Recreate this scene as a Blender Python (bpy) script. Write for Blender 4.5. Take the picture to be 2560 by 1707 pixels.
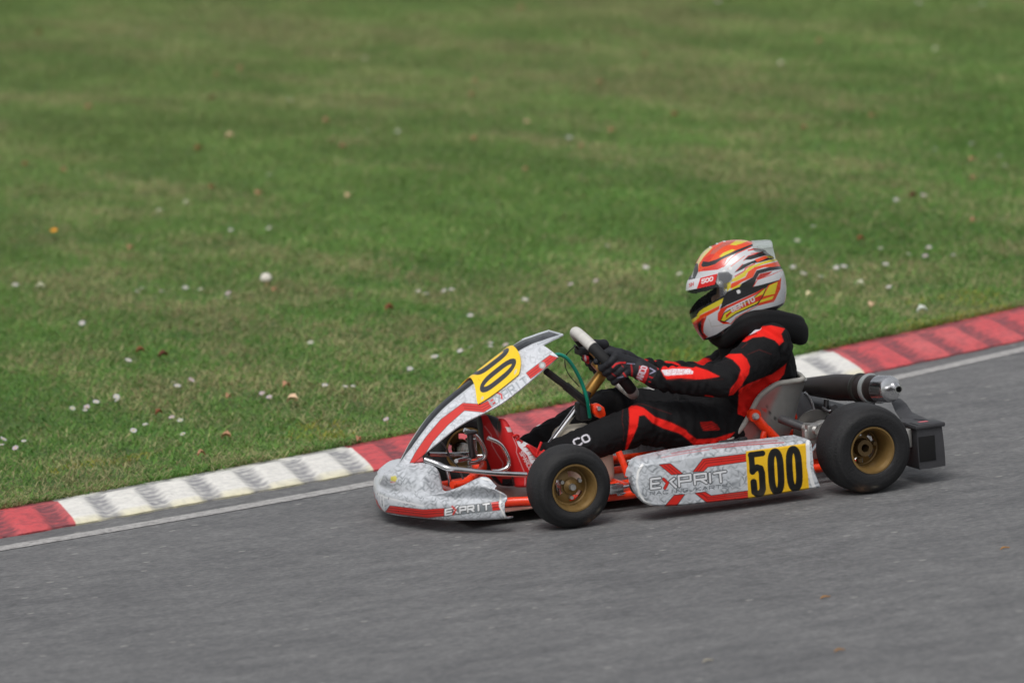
import bpy, bmesh, math, random
import numpy as np
from mathutils import Vector, Matrix, noise as mnoise, bvhtree
rng=np.random.default_rng(7); random.seed(7)
for o in list(bpy.data.objects): bpy.data.objects.remove(o)
S=bpy.context.scene; COL=S.collection
# ------------------------------------------------------------------ camera
IW,IH,DIST,FPX=2560,1707,18.0,14379.0
_th,_e,_ro=math.radians(19.8),math.radians(7.8),math.radians(4.28)
_t=np.array([-.0818,-.3,.5743]); _d=np.array([math.sin(_th)*math.cos(_e),math.cos(_th)*math.cos(_e),-math.sin(_e)])
CAM=_t-DIST*_d; _r=np.array([math.cos(_th),-math.sin(_th),0]); _u=np.cross(_r,_d)
CR=math.cos(_ro)*_r-math.sin(_ro)*_u; CU=math.sin(_ro)*_r+math.cos(_ro)*_u
cd=bpy.data.cameras.new('camera'); cam=bpy.data.objects.new('camera',cd); COL.objects.link(cam); S.camera=cam
cd.sensor_width=36; cd.lens=36*FPX/IW; cd.clip_start=.5; cd.clip_end=2000
M=Matrix([[CR[i],CU[i],-_d[i],CAM[i]] for i in range(3)]+[[0,0,0,1]]); cam.matrix_world=M
cd.dof.use_dof=True; cd.dof.focus_distance=18.15; cd.dof.aperture_fstop=2.6; cd.dof.aperture_blades=8
# ------------------------------------------------------------------ light
EL,AZ=math.radians(58),math.radians(215)
w=bpy.data.worlds.new('World'); S.world=w; w.use_nodes=True; nt=w.node_tree; nt.nodes.clear()
sky=nt.nodes.new('ShaderNodeTexSky'); sky.sky_type='NISHITA'; sky.sun_disc=False; sky.sun_elevation=EL; sky.sun_rotation=AZ; sky.dust_density=4; sky.air_density=1.2
hs=nt.nodes.new('ShaderNodeHueSaturation'); hs.inputs['Saturation'].default_value=.22
bg=nt.nodes.new('ShaderNodeBackground'); bg.inputs['Strength'].default_value=.12
wo=nt.nodes.new('ShaderNodeOutputWorld'); nt.links.new(sky.outputs[0],hs.inputs['Color']); nt.links.new(hs.outputs[0],bg.inputs[0]); nt.links.new(bg.outputs[0],wo.inputs[0])
sl=bpy.data.lights.new('sun','SUN'); sl.energy=1.0; sl.angle=math.radians(28); sl.color=(1,.97,.93); so=bpy.data.objects.new('sun',sl); COL.objects.link(so)
sd=Vector((math.sin(AZ)*math.cos(EL),math.cos(AZ)*math.cos(EL),math.sin(EL))); so.rotation_euler=sd.to_track_quat('Z','Y').to_euler(); so.location=sd*30
S.view_settings.view_transform='Standard'; S.view_settings.look='None'; S.view_settings.gamma=1; S.view_settings.exposure=0.12
# ------------------------------------------------------------------ helpers
Z={'A':(920,800,500/1452),'B':(1280,780,500/1400),'C':(1680,580,400/1742),'D':(1780,880,620/2352),'E':(1560,1060,500/2352),'F':(1400,780,500/2063),
   'G':(0,1000,1000/2352),'H':(1900,700,660/2352),'K':(1180,920,200/980),'L':(1840,560,720/2352),'M':(200,600,1000/2352),'N':(0,0,1280/2352),'O':(1280,0,1280/2352),'Q':(1180,840,180/1764)}
def px(z,pts):
    a,b,s=Z[z]; p=np.asarray(pts,float); return np.stack([a+p[...,0]*s,b+p[...,1]*s],-1)
def ray(x,y): return _d+CR*((x-IW/2)/FPX)+CU*((IH/2-y)/FPX)
def P(z,x,y,Y):          # a point seen in a detail of the photo, standing on the kart plane y=Y
    a,b,s=Z[z]; v=ray(a+x*s,b+y*s); return CAM+v*((Y-CAM[1])/v[1])
def proj(V):
    v=np.asarray(V,float)-CAM; zz=v@_d; return np.stack([IW/2+FPX*(v@CR)/zz,IH/2-FPX*(v@CU)/zz],-1)
def lin(r,g,b):
    f=lambda c:(c/255/12.92 if c/255<=.04045 else ((c/255+.055)/1.055)**2.4); return (f(r),f(g),f(b))
MATS={}
def mat(name,col=(.5,.5,.5),rough=.5,metal=0.,attr=False,spec=.5,bump=0.,bscale=200.,var=0.,vscale=20.,coat=0.,trans=0.,alpha=1.,sheen=0.,ior=1.45,stretch=(1,1,1)):
    if name in MATS: return MATS[name]
    m=bpy.data.materials.new(name); m.use_nodes=True; n=m.node_tree; b=n.nodes['Principled BSDF']; L=n.links
    b.inputs['Roughness'].default_value=rough; b.inputs['Metallic'].default_value=metal; b.inputs['Specular IOR Level'].default_value=spec
    b.inputs['Coat Weight'].default_value=coat; b.inputs['Coat Roughness'].default_value=.12
    b.inputs['Transmission Weight'].default_value=trans; b.inputs['Alpha'].default_value=alpha; b.inputs['IOR'].default_value=ior
    if sheen: b.inputs['Sheen Weight'].default_value=sheen; b.inputs['Sheen Roughness'].default_value=.5
    if attr:
        a=n.nodes.new('ShaderNodeAttribute'); a.attribute_name='col'; src=a.outputs['Color']
    else:
        a=n.nodes.new('ShaderNodeRGB'); a.outputs[0].default_value=(*col,1); src=a.outputs[0]
    tc=n.nodes.new('ShaderNodeTexCoord'); mp=n.nodes.new('ShaderNodeMapping'); mp.inputs['Scale'].default_value=stretch; L.new(tc.outputs['Object'],mp.inputs[0])
    if var:
        nz=n.nodes.new('ShaderNodeTexNoise'); nz.inputs['Scale'].default_value=vscale; nz.inputs['Detail'].default_value=5; L.new(mp.outputs[0],nz.inputs['Vector'])
        mr=n.nodes.new('ShaderNodeMapRange'); mr.inputs[1].default_value=.3; mr.inputs[2].default_value=.7; mr.inputs[3].default_value=1-var; mr.inputs[4].default_value=1+var; L.new(nz.outputs['Fac'],mr.inputs[0])
        mx=n.nodes.new('ShaderNodeVectorMath'); mx.operation='SCALE'; L.new(src,mx.inputs[0]); L.new(mr.outputs[0],mx.inputs['Scale']); src=mx.outputs[0]
        mr2=n.nodes.new('ShaderNodeMapRange'); mr2.inputs[1].default_value=.3; mr2.inputs[2].default_value=.7; mr2.inputs[3].default_value=max(0,rough-.08); mr2.inputs[4].default_value=min(1,rough+.12); L.new(nz.outputs['Fac'],mr2.inputs[0]); L.new(mr2.outputs[0],b.inputs['Roughness'])
    L.new(src,b.inputs['Base Color'])
    if bump:
        nz=n.nodes.new('ShaderNodeTexNoise'); nz.inputs['Scale'].default_value=bscale; nz.inputs['Detail'].default_value=4; L.new(mp.outputs[0],nz.inputs['Vector'])
        bp=n.nodes.new('ShaderNodeBump'); bp.inputs['Strength'].default_value=bump; bp.inputs['Distance'].default_value=.01; L.new(nz.outputs['Fac'],bp.inputs['Height']); L.new(bp.outputs[0],b.inputs['Normal'])
    MATS[name]=m; return m
def nrm(v): v=np.asarray(v,float); return v/(np.linalg.norm(v)+1e-12)
def cr(pts,n,closed=False):      # Catmull-Rom through points, n samples per span
    p=np.asarray(pts,float); out=[]; N=len(p)
    if N==2 and not closed: return np.array([p[0]+(p[1]-p[0])*k/n for k in range(n+1)])
    for i in range(N if closed else N-1):
        g=(lambda j:p[j%N]) if closed else (lambda j:p[j] if 0<=j<N else (2*p[0]-p[1] if j<0 else 2*p[-1]-p[-2]))
        a,b,c,d=g(i-1),g(i),g(i+1),g(i+2)
        for k in range(n):
            t=k/n; out.append(.5*((2*b)+(-a+c)*t+(2*a-5*b+4*c-d)*t*t+(-a+3*b-3*c+d)*t**3))
    if not closed: out.append(p[-1])
    return np.array(out)
class MB:
    def __init__(s): s.V=[];s.F=[];s.m=[];s.n=0
    def add(s,V,F,m=0):
        s.V.append(np.asarray(V,float)); s.F+= [tuple(int(i)+s.n for i in f) for f in F]; s.m+=[m]*len(F); s.n+=len(V); return s
    def grid(s,G,cu=False,cv=False,m=0,capu=False):
        G=np.asarray(G,float); a,b=G.shape[:2]; F=[]
        for i in range(a if cu else a-1):
            for j in range(b if cv else b-1):
                i2=(i+1)%a;j2=(j+1)%b; F.append((i*b+j,i2*b+j,i2*b+j2,i*b+j2))
        V=G.reshape(-1,3)
        if capu:
            c0=G[0].mean(0);c1=G[-1].mean(0); n=len(V); V=np.vstack([V,c0,c1])
            for j in range(b if cv else b-1):
                j2=(j+1)%b; F.append((n,j,j2)); F.append((n+1,(a-1)*b+j2,(a-1)*b+j))
        return s.add(V,F,m)
    def tube(s,pts,r,n=14,closed=False,sm=6,m=0,cap=True):
        p=np.asarray(pts,float); r=np.full(len(p),r) if np.isscalar(r) else np.asarray(r,float)
        q=cr(np.column_stack([p,r]),sm,closed) if sm>1 else np.column_stack([p,r]); c=q[:,:3]; rr=q[:,3]
        T=np.gradient(c,axis=0) if not closed else np.roll(c,-1,0)-np.roll(c,1,0)
        T/= (np.linalg.norm(T,axis=1,keepdims=True)+1e-12)
        x=np.cross(T[0],[0,0,1.]); x=nrm(x if np.linalg.norm(x)>.05 else np.cross(T[0],[1.,0,0])); G=[]
        for i in range(len(c)):
            x=nrm(x-T[i]*(x@T[i])); y=np.cross(T[i],x); a=np.linspace(0,2*np.pi,n,endpoint=False)
            G.append(c[i]+rr[i]*(np.cos(a)[:,None]*x+np.sin(a)[:,None]*y))
        return s.grid(G,cu=closed,cv=True,m=m,capu=cap and not closed)
    def rev(s,prof,c,ax,n=48,m=0,closed=False):   # prof [(radius, distance along axis)]
        ax=nrm(ax); x=nrm(np.cross(ax,[.3,.1,1.])); y=np.cross(ax,x); a=np.linspace(0,2*np.pi,n,endpoint=False); c=np.asarray(c,float)
        G=[[c+ax*h+r*(math.cos(t)*x+math.sin(t)*y) for t in a] for r,h in prof]; return s.grid(G,cu=closed,cv=True,m=m)
    def box(s,c,sz,R=None,bev=.004,m=0,seg=2):
        bm=bmesh.new(); bmesh.ops.create_cube(bm,size=1); bmesh.ops.scale(bm,vec=sz,verts=bm.verts)
        if bev: bmesh.ops.bevel(bm,geom=list(bm.edges),offset=bev,segments=seg,affect='EDGES',profile=.5)
        V=np.array([v.co[:] for v in bm.verts]); F=[[v.index for v in f.verts] for f in bm.faces]; bm.free()
        if R is not None: V=V@np.asarray(R,float).T
        return s.add(V+np.asarray(c),F,m)
    def prism(s,out,y0,y1,bev=.003,m=0):    # outline of (x,z) points, from y0 to y1
        bm=bmesh.new(); vs=[bm.verts.new((q[0],y0,q[-1])) for q in out]; f=bm.faces.new(vs)
        r=bmesh.ops.extrude_face_region(bm,geom=[f]); bmesh.ops.translate(bm,vec=(0,y1-y0,0),verts=[v for v in r['geom'] if isinstance(v,bmesh.types.BMVert)])
        bmesh.ops.recalc_face_normals(bm,faces=bm.faces)
        if bev:
            es=[e for e in bm.edges if len(e.link_faces)==2 and e.calc_face_angle(0)>.5]; bmesh.ops.bevel(bm,geom=es,offset=bev,segments=2,affect='EDGES',profile=.5)
        bmesh.ops.triangulate(bm,faces=[f for f in bm.faces if len(f.verts)>4])
        bm.verts.index_update(); V=np.array([v.co[:] for v in bm.verts]); F=[[v.index for v in f.verts] for f in bm.faces]; bm.free()
        return s.add(V,F,m)
    def shell(s,G,t,m=0):       # thick sheet from an open grid
        G=np.asarray(G,float); a,b=G.shape[:2]; du=np.gradient(G,axis=0); dv=np.gradient(G,axis=1); N=np.cross(du,dv); N/=np.linalg.norm(N,axis=2,keepdims=True)+1e-12
        H=G-N*t; V=np.vstack([G.reshape(-1,3),H.reshape(-1,3)]); o=a*b; F=[]
        for i in range(a-1):
            for j in range(b-1):
                q=(i*b+j,(i+1)*b+j,(i+1)*b+j+1,i*b+j+1); F.append(q); F.append(tuple(o+k for k in q[::-1]))
        for i in range(a-1):
            for j,fl in((0,1),(b-1,0)):
                q=(i*b+j,(i+1)*b+j,o+(i+1)*b+j,o+i*b+j); F.append(q[::-1] if fl else q)
        for j in range(b-1):
            for i,fl in((0,0),(a-1,1)):
                q=(i*b+j,i*b+j+1,o+i*b+j+1,o+i*b+j); F.append(q[::-1] if fl else q)
        return s.add(V,F,m)
    def build(s,name,mats,parent=None,colf=None,ang=35,recalc=False,smooth=True):
        V=np.vstack(s.V); me=bpy.data.meshes.new(name); me.from_pydata(V.tolist(),[],s.F)
        ms=mats if isinstance(mats,(list,tuple)) else [mats]
        for k in ms: me.materials.append(k)
        me.polygons.foreach_set('material_index',np.array(s.m,dtype=np.int32))
        if smooth:
            me.polygons.foreach_set('use_smooth',np.ones(len(s.F),bool)); me.set_sharp_from_angle(angle=math.radians(ang))
        if recalc:
            bm=bmesh.new(); bm.from_mesh(me); bmesh.ops.recalc_face_normals(bm,faces=bm.faces); bm.to_mesh(me); bm.free()
        if colf is not None: setcol(me,colf(V) if callable(colf) else colf)
        o=bpy.data.objects.new(name,me); COL.objects.link(o)
        if parent is not None:
            o.parent=parent; o.matrix_parent_inverse=PINV.get(parent.name,Matrix())
        return o
PINV={}
def setcol(me,C):
    C=np.asarray(C,float); at=me.attributes.new('col','FLOAT_COLOR','POINT'); A=np.ones((len(C),4)); A[:,:3]=C[:,:3]
    at.data.foreach_set('color',A.astype(np.float32).ravel())
def thing(name,loc,label,cat,group=None):
    o=bpy.data.objects.new(name,None); COL.objects.link(o); o.location=loc; o.empty_display_size=.1; o['label']=label; o['category']=cat
    if group: o['group']=group
    PINV[o.name]=Matrix.Translation(Vector(loc)).inverted(); return o
# painting: colours given to the vertices of a finely meshed surface (livery, dirt)
def inpoly(Q,poly):
    x,y=Q[:,0],Q[:,1]; r=np.zeros(len(Q),bool); n=len(poly)
    for i in range(n):
        x1,y1=poly[i]; x2,y2=poly[(i+1)%n]
        if y1==y2: continue
        c=((y1>y)!=(y2>y)); r^= c&(x<(x2-x1)*(y-y1)/(y2-y1)+x1)
    return r
def dseg(Q,pts,closed=False):
    d=np.full(len(Q),1e9); n=len(pts)
    for i in range(n if closed else n-1):
        a=np.asarray(pts[i],float); b=np.asarray(pts[(i+1)%n],float); ab=b-a; t=np.clip(((Q-a)@ab)/(ab@ab+1e-12),0,1)
        d=np.minimum(d,np.hypot(*(Q-a-t[:,None]*ab).T))
    return d
def paint(C,Q,layers,soft=.8):
    for L in layers:
        k=L[0]; pts=np.asarray(L[1],float); col=np.array(L[-1])
        lo,hi=pts.min(0),pts.max(0); w=(L[2]/2 if k=='l' else 0)+3*soft
        s=np.where((Q[:,0]>lo[0]-w)&(Q[:,0]<hi[0]+w)&(Q[:,1]>lo[1]-w)&(Q[:,1]<hi[1]+w))[0]
        if not len(s): continue
        q=Q[s]
        if k=='p': d=dseg(q,pts,True); d=np.where(inpoly(q,pts),-d,d)
        else: d=dseg(q,pts)-L[2]/2
        a=np.clip(.5-d/(2*soft),0,1)[:,None]; C[s]=C[s]*(1-a)+col*a
    return C
GL={'E':[[(1,0),(0,0),(0,1),(1,1)],[(0,.5),(.85,.5)]],'X':[[(0,0),(1,1)],[(1,0),(0,1)]],'P':[[(0,1),(0,0),(1,0),(1,.55),(0,.55)]],'R':[[(0,1),(0,0),(1,0),(1,.55),(0,.55)],[(.5,.55),(1,1)]],
 'I':[[(.5,0),(.5,1)]],'T':[[(0,0),(1,0)],[(.5,0),(.5,1)]],'A':[[(0,1),(.5,0),(1,1)],[(.2,.65),(.8,.65)]],'C':[[(1,.1),(.8,0),(.2,0),(0,.2),(0,.8),(.2,1),(.8,1),(1,.9)]],'N':[[(0,1),(0,0),(1,1),(1,0)]],
 'G':[[(1,.1),(.8,0),(.2,0),(0,.2),(0,.8),(.2,1),(.8,1),(1,.8),(1,.55),(.6,.55)]],'K':[[(0,0),(0,1)],[(1,0),(0,.5),(1,1)]],'S':[[(1,.05),(.1,0),(0,.25),(.1,.48),(.9,.52),(1,.75),(.9,1),(0,.95)]],
 'O':[[(.5,0),(.15,.05),(0,.25),(0,.75),(.15,.95),(.5,1),(.85,.95),(1,.75),(1,.25),(.85,.05),(.5,0)]],'5':[[(1,0),(0,0),(0,.45),(.8,.42),(1,.58),(1,.82),(.8,1),(.2,1),(0,.85)]],
 '0':[[(.5,0),(.15,.04),(0,.16),(0,.84),(.15,.96),(.5,1),(.85,.96),(1,.84),(1,.16),(.85,.04),(.5,0)]],'B':[[(0,0),(0,1),(.8,1),(1,.8),(.8,.5),(0,.5)],[(.8,.5),(.9,.25),(.7,0),(0,0)]],'M':[[(0,1),(0,0),(.5,.6),(1,0),(1,1)]],' ':[]}
_sq=lambda e,n=28:[(.5+.5*math.copysign(abs(math.sin(t))**(2/e),math.sin(t)),.5-.5*math.copysign(abs(math.cos(t))**(2/3.6),math.cos(t))) for t in [2*math.pi*k/n for k in range(n+1)]]
GL['0']=[_sq(1.9)]; GL['O']=[_sq(2.6)]
def text(t,o,right,up,w,col,lw=.8,gap=.35,warp=None):   # o = lower left, right = whole run, up = height vector
    o,right,up=(np.asarray(k,float) for k in(o,right,up)); n=len(t); cw=1/(n+gap*(n-1)); out=[]
    for i,c in enumerate(t):
        for st in GL[c]:
            out.append(('l',[o+right*((i*(1+gap)+a)*cw)+up*(1-b) for a,b in st],w,col))
    return out
# ------------------------------------------------------------------ setting: road, kerb, grass
kb=np.polyfit([-1.522,-1.254,-.836,-.461,-.128,1.985,2.339,2.67,2.755],[.694,.754,.866,.933,1.009,1.787,1.901,1.993,2.026],2)
kt=np.polyfit([-1.439,-1.259,-.719,-.141,.084,.84,1.888,2.111,2.329,2.664,3.006],[.98,.999,1.137,1.283,1.362,1.668,2.128,2.189,2.23,2.363,2.546],2)
def ext(pf,x,a=-3.,b=5.):
    x=np.asarray(x,float); xc=np.clip(x,a,b); return np.polyval(pf,xc)+(2*pf[0]*xc+pf[1])*(x-xc)
kby=lambda x:ext(kb,x); kty=lambda x:ext(kt,x)
def fbm(X,Y,sc,seed=0,oct=4):       # cheap value noise
    X=np.asarray(X,float)*sc+seed*17.3; Y=np.asarray(Y,float)*sc+seed*5.1; out=0;amp=.5
    for o in range(oct):
        xi=np.floor(X).astype(np.int64);yi=np.floor(Y).astype(np.int64);fx=X-xi;fy=Y-yi;fx=fx*fx*(3-2*fx);fy=fy*fy*(3-2*fy)
        h=lambda a,b:((np.sin(a*127.1+b*311.7+seed*74.7)*43758.5453)%1)
        out=out+amp*((h(xi,yi)*(1-fx)+h(xi+1,yi)*fx)*(1-fy)+(h(xi,yi+1)*(1-fx)+h(xi+1,yi+1)*fx)*fy); X=X*2.03+9;Y=Y*2.03+4;amp*=.5
    return out/(1-.5**oct)
def dout(x,y):                      # distance out from the back of the kerb
    return (y-kty(x))*.93
def gz(x,y):                        # turf height
    d=np.maximum(dout(x,y),0); b=np.minimum(d,14); return .05+.004*np.minimum(d,1)+.055*np.maximum(b-.3,0)+.02*np.maximum(d-14,0)*np.exp(-(d/80))+(fbm(x,y,.9,3,3)-.5)*.05*np.minimum(d,1)
def nodes(m): return m.node_tree.nodes,m.node_tree.links
def ramp(n,stops):
    r=n.new('ShaderNodeValToRGB'); e=r.color_ramp.elements
    while len(e)>1: e.remove(e[-1])
    e[0].position=stops[0][0]; e[0].color=(*stops[0][1],1)
    for p,c in stops[1:]: k=e.new(p); k.color=(*c,1)
    return r
def asphalt():
    m=bpy.data.materials.new('asphalt'); m.use_nodes=True; n,L=nodes(m); b=n['Principled BSDF']
    tc=n.new('ShaderNodeTexCoord'); mp=n.new('ShaderNodeMapping'); mp.inputs['Rotation'].default_value=(0,0,-.22); mp.inputs['Scale'].default_value=(.6,1.15,1); L.new(tc.outputs['Object'],mp.inputs[0])
    def nz(sc,det=4,ro=.6): k=n.new('ShaderNodeTexNoise'); k.inputs['Scale'].default_value=sc; k.inputs['Detail'].default_value=det; k.inputs['Roughness'].default_value=ro; L.new(mp.outputs[0],k.inputs['Vector']); return k
    a=nz(55,5,.75); r1=ramp(n,[(.25,(.078,.079,.082)),(.5,(.143,.145,.148)),(.62,(.192,.193,.195)),(.8,(.30,.298,.295))]); L.new(a.outputs['Fac'],r1.inputs[0])
    bl=nz(1.3,5,.6); r2=ramp(n,[(.3,(.85,.85,.86)),(.5,(1,1,1)),(.7,(1.09,1.085,1.08))]); L.new(bl.outputs['Fac'],r2.inputs[0])
    mx=n.new('ShaderNodeMix'); mx.data_type='RGBA'; mx.blend_type='MULTIPLY'; mx.inputs[0].default_value=1; L.new(r1.outputs[0],mx.inputs[6]); L.new(r2.outputs[0],mx.inputs[7])
    bn=nz(9,4,.6); r3=ramp(n,[(.3,(.78,.78,.785)),(.7,(1.19,1.18,1.16))]); L.new(bn.outputs['Fac'],r3.inputs[0])
    mx2=n.new('ShaderNodeMix'); mx2.data_type='RGBA'; mx2.blend_type='MULTIPLY'; mx2.inputs[0].default_value=1; L.new(mx.outputs[2],mx2.inputs[6]); L.new(r3.outputs[0],mx2.inputs[7])
    # worn pale stones showing in the surface
    vo=n.new('ShaderNodeTexVoronoi'); vo.inputs['Scale'].default_value=30; L.new(mp.outputs[0],vo.inputs['Vector'])
    sp=n.new('ShaderNodeSeparateColor'); L.new(vo.outputs['Color'],sp.inputs[0]); g1=n.new('ShaderNodeMath'); g1.operation='GREATER_THAN'; g1.inputs[1].default_value=.955; L.new(sp.outputs[0],g1.inputs[0])
    g2=n.new('ShaderNodeMath'); g2.operation='LESS_THAN'; g2.inputs[1].default_value=.23; L.new(vo.outputs['Distance'],g2.inputs[0]); g3=n.new('ShaderNodeMath'); g3.operation='MULTIPLY'; L.new(g1.outputs[0],g3.inputs[0]); L.new(g2.outputs[0],g3.inputs[1])
    mx3=n.new('ShaderNodeMix'); mx3.data_type='RGBA'; L.new(g3.outputs[0],mx3.inputs[0]); L.new(mx2.outputs[2],mx3.inputs[6]); mx3.inputs[7].default_value=(.30,.295,.28,1)
    L.new(mx3.outputs[2],b.inputs['Base Color']); b.inputs['Roughness'].default_value=.82; b.inputs['Specular IOR Level'].default_value=.35
    bp=n.new('ShaderNodeBump'); bp.inputs['Strength'].default_value=.55; bp.inputs['Distance'].default_value=.004; L.new(a.outputs['Fac'],bp.inputs['Height']); L.new(bp.outputs[0],b.inputs['Normal'])
    return m
xs=np.unique(np.concatenate([np.linspace(-150,-4,12),np.linspace(-4,6,101),np.linspace(6,200,14)]))
mb=MB(); ts=np.linspace(0,1,6); G=np.array([[(x,kby(x)+.03-t*9.5,0.) for t in ts] for x in xs]); mb.grid(G)
ro=mb.build('road',asphalt(),smooth=False); ro['kind']='structure'; ro['label']='grey worn asphalt race track surface'
# white edge line
mlx=np.polyfit([-1.577,-.179,2.05,2.673],[.49,.813,1.568,1.853],2); lx=np.linspace(-12,24,1500)
def linecol():
    m=bpy.data.materials.new('worn_line_paint'); m.use_nodes=True; n,L=nodes(m); b=n['Principled BSDF']; tc=n.new('ShaderNodeTexCoord')
    k=n.new('ShaderNodeTexNoise'); k.inputs['Scale'].default_value=38; k.inputs['Detail'].default_value=6; k.inputs['Roughness'].default_value=.75; L.new(tc.outputs['Object'],k.inputs['Vector'])
    r=ramp(n,[(.36,(.20,.195,.19)),(.5,(.37,.36,.35)),(.62,(.46,.45,.435))]); L.new(k.outputs['Fac'],r.inputs[0]); L.new(r.outputs[0],b.inputs['Base Color']); b.inputs['Roughness'].default_value=.7; return m
hw=.043+.006*(fbm(lx,lx*0,9,5)-.5)
G=[[(x,ext(mlx,x)+s*hw[i],.002) for s in (-1,-.3,.3,1)] for i,x in enumerate(lx)]
mb=MB().grid(G); o=mb.build('track_edge_line',linecol(),smooth=False); o['kind']='structure'; o['label']='worn pale white line painted along the track edge'
# kerb
kx=np.concatenate([np.arange(-9,-4,.014),np.arange(-4,8,.0065),np.arange(8,22,.014)]); nv=44
def kerbgrid():
    G=[];Cc=[]
    yb=kby(kx); yt=kty(kx); ph=((kx+1.12)/.187)%1; gro=np.exp(-((np.minimum(ph,1-ph))/.20)**4)      # 1 in a groove
    sec=np.interp(kx,[-9.05,-1.254,-.128,.93,1.985,3.07,22.51],[-7,0,1,2,3,4,22]); red=(np.floor(sec)%2!=0)
    for j in range(nv):
        v=j/(nv-1)
        if j==0: z=np.full(len(kx),-.02); y=yb+.0
        else:
            t=(j-1)/(nv-2); sc=.0115*(1-gro)*(1 if t<.74 else 0)
            y=yb+(yt+.03-yb)*t-(.010*(1-gro) if t<.04 else 0); z=.006+.044*np.minimum(t/.78,1)**.9+sc*np.clip(t/.06,0,1)*np.clip((.74-t)/.06,0,1)+(fbm(kx,kx*0+t*3,12,8)-.5)*.004
        G.append(np.stack([kx+.03*v*0,y,z],-1))
        t=max(0,(j-1)/(nv-2)); xx=kx-(.02 if True else 0)*0
        rd=red[:,None]; n1=fbm(kx,kx*0+t*.25,22,1)[:,None]; n2=fbm(kx*.35,kx*0+t*.25,160,2)[:,None]; n3=fbm(kx,kx*0+t*.2,5,4)[:,None]; n4=fbm(kx,kx*0+t*.25,70,9)[:,None]
        white=np.array([.76,.745,.70])*(1+.12*(n1-.5)); white=white*(1-np.clip((.10-t)/.1,0,1)*np.array([.06,.1,.32]))
        redc=np.array(lin(204,84,88))*(1+.35*(n1-.5))*(1-.0*n2); redc=redc*(1-np.clip(n3-.45,0,1)*1.0)+np.array(lin(200,128,126))*np.clip(n3-.45,0,1)*1.0
        c=np.where(rd,redc,white); g=gro[:,None]*(1 if t<.76 else .0); ln=.5+.5*math.sin(t*52)
        sw=np.clip(g*(.22+.32*ln+1.5*(n4*.4+n2*.35+n1*.25-.30)),0,1)+.13*max(0,ln-.6)*(t<.74)*(.4+n2)*(np.clip((t-.05)/.08,0,1)); 
        soot=np.where(rd,np.array(lin(112,66,72)),np.array(lin(128,128,132)))
        if t>.74: sw=np.maximum(sw,np.clip((n1-.30)*2.4,0,.7)*np.clip((t-.74)/.04,0,1)*(1-.5*np.clip((t-.93)/.05,0,1)))
        if .755<t<.83: sw=np.maximum(sw,.75*(1-gro[:,None])*np.clip(n1*2.6-.75,0,1))
        rb=np.clip((n2-.5)*2.4,0,.35)*np.where(rd,1.,.45); sw=np.clip(sw+rb,0,.9)
        c=c*(1-sw)+soot*sw
        if t>.94: c=c*(1-.45*np.clip(n4-.3,0,1))+np.where(rd,np.array([.35,.2,.18]),np.array([.4,.38,.3]))*.45*np.clip(n4-.3,0,1)
        Cc.append(c)
    return np.array(G),np.array(Cc)
G,Cc=kerbgrid(); mk=mat('kerb_paint',attr=True,rough=.6,bump=.25,bscale=90,var=.05,vscale=60)
mb=MB().grid(G[:, ::-1]); o=mb.build('kerb',mk,colf=Cc[:, ::-1].reshape(-1,3),ang=60); o['kind']='structure'; o['label']='ribbed red and white race track kerb stained with tyre soot'
# turf ground
def soil():
    m=bpy.data.materials.new('turf_soil'); m.use_nodes=True; n,L=nodes(m); b=n['Principled BSDF']; tc=n.new('ShaderNodeTexCoord')
    k=n.new('ShaderNodeTexNoise'); k.inputs['Scale'].default_value=6; k.inputs['Detail'].default_value=8; k.inputs['Roughness'].default_value=.7; L.new(tc.outputs['Object'],k.inputs['Vector'])
    r=ramp(n,[(.3,(.035,.065,.016)),(.5,(.07,.13,.03)),(.62,(.11,.14,.045)),(.75,(.15,.13,.065))]); L.new(k.outputs['Fac'],r.inputs[0]); L.new(r.outputs[0],b.inputs['Base Color']); b.inputs['Roughness'].default_value=.9; return m
ds=np.concatenate([np.linspace(0,3,31),np.linspace(3.2,14,46),np.geomspace(14.5,300,24)]); xg=np.unique(np.concatenate([np.linspace(-300,-9,20),np.linspace(-8,14,150),np.linspace(15,400,24)]))
G=[]
for d in ds:
    y=kty(xg)+.012+d/.93; z=gz(xg,y)-.004; G.append(np.stack([xg,y,z],-1))
msoil=soil(); o=MB().grid(np.array(G)[:, ::-1]).build('ground',msoil); o['kind']='structure'; o['label']='turf bank rising behind the kerb'
mb=MB().grid([[(x,y,-.03) for y in (-400,-100,-30,-7,400)] for x in (400,20,-20,-400)]); o=mb.build('terrain',msoil,smooth=False); o['kind']='structure'; o['label']='grass ground around the track'
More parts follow.
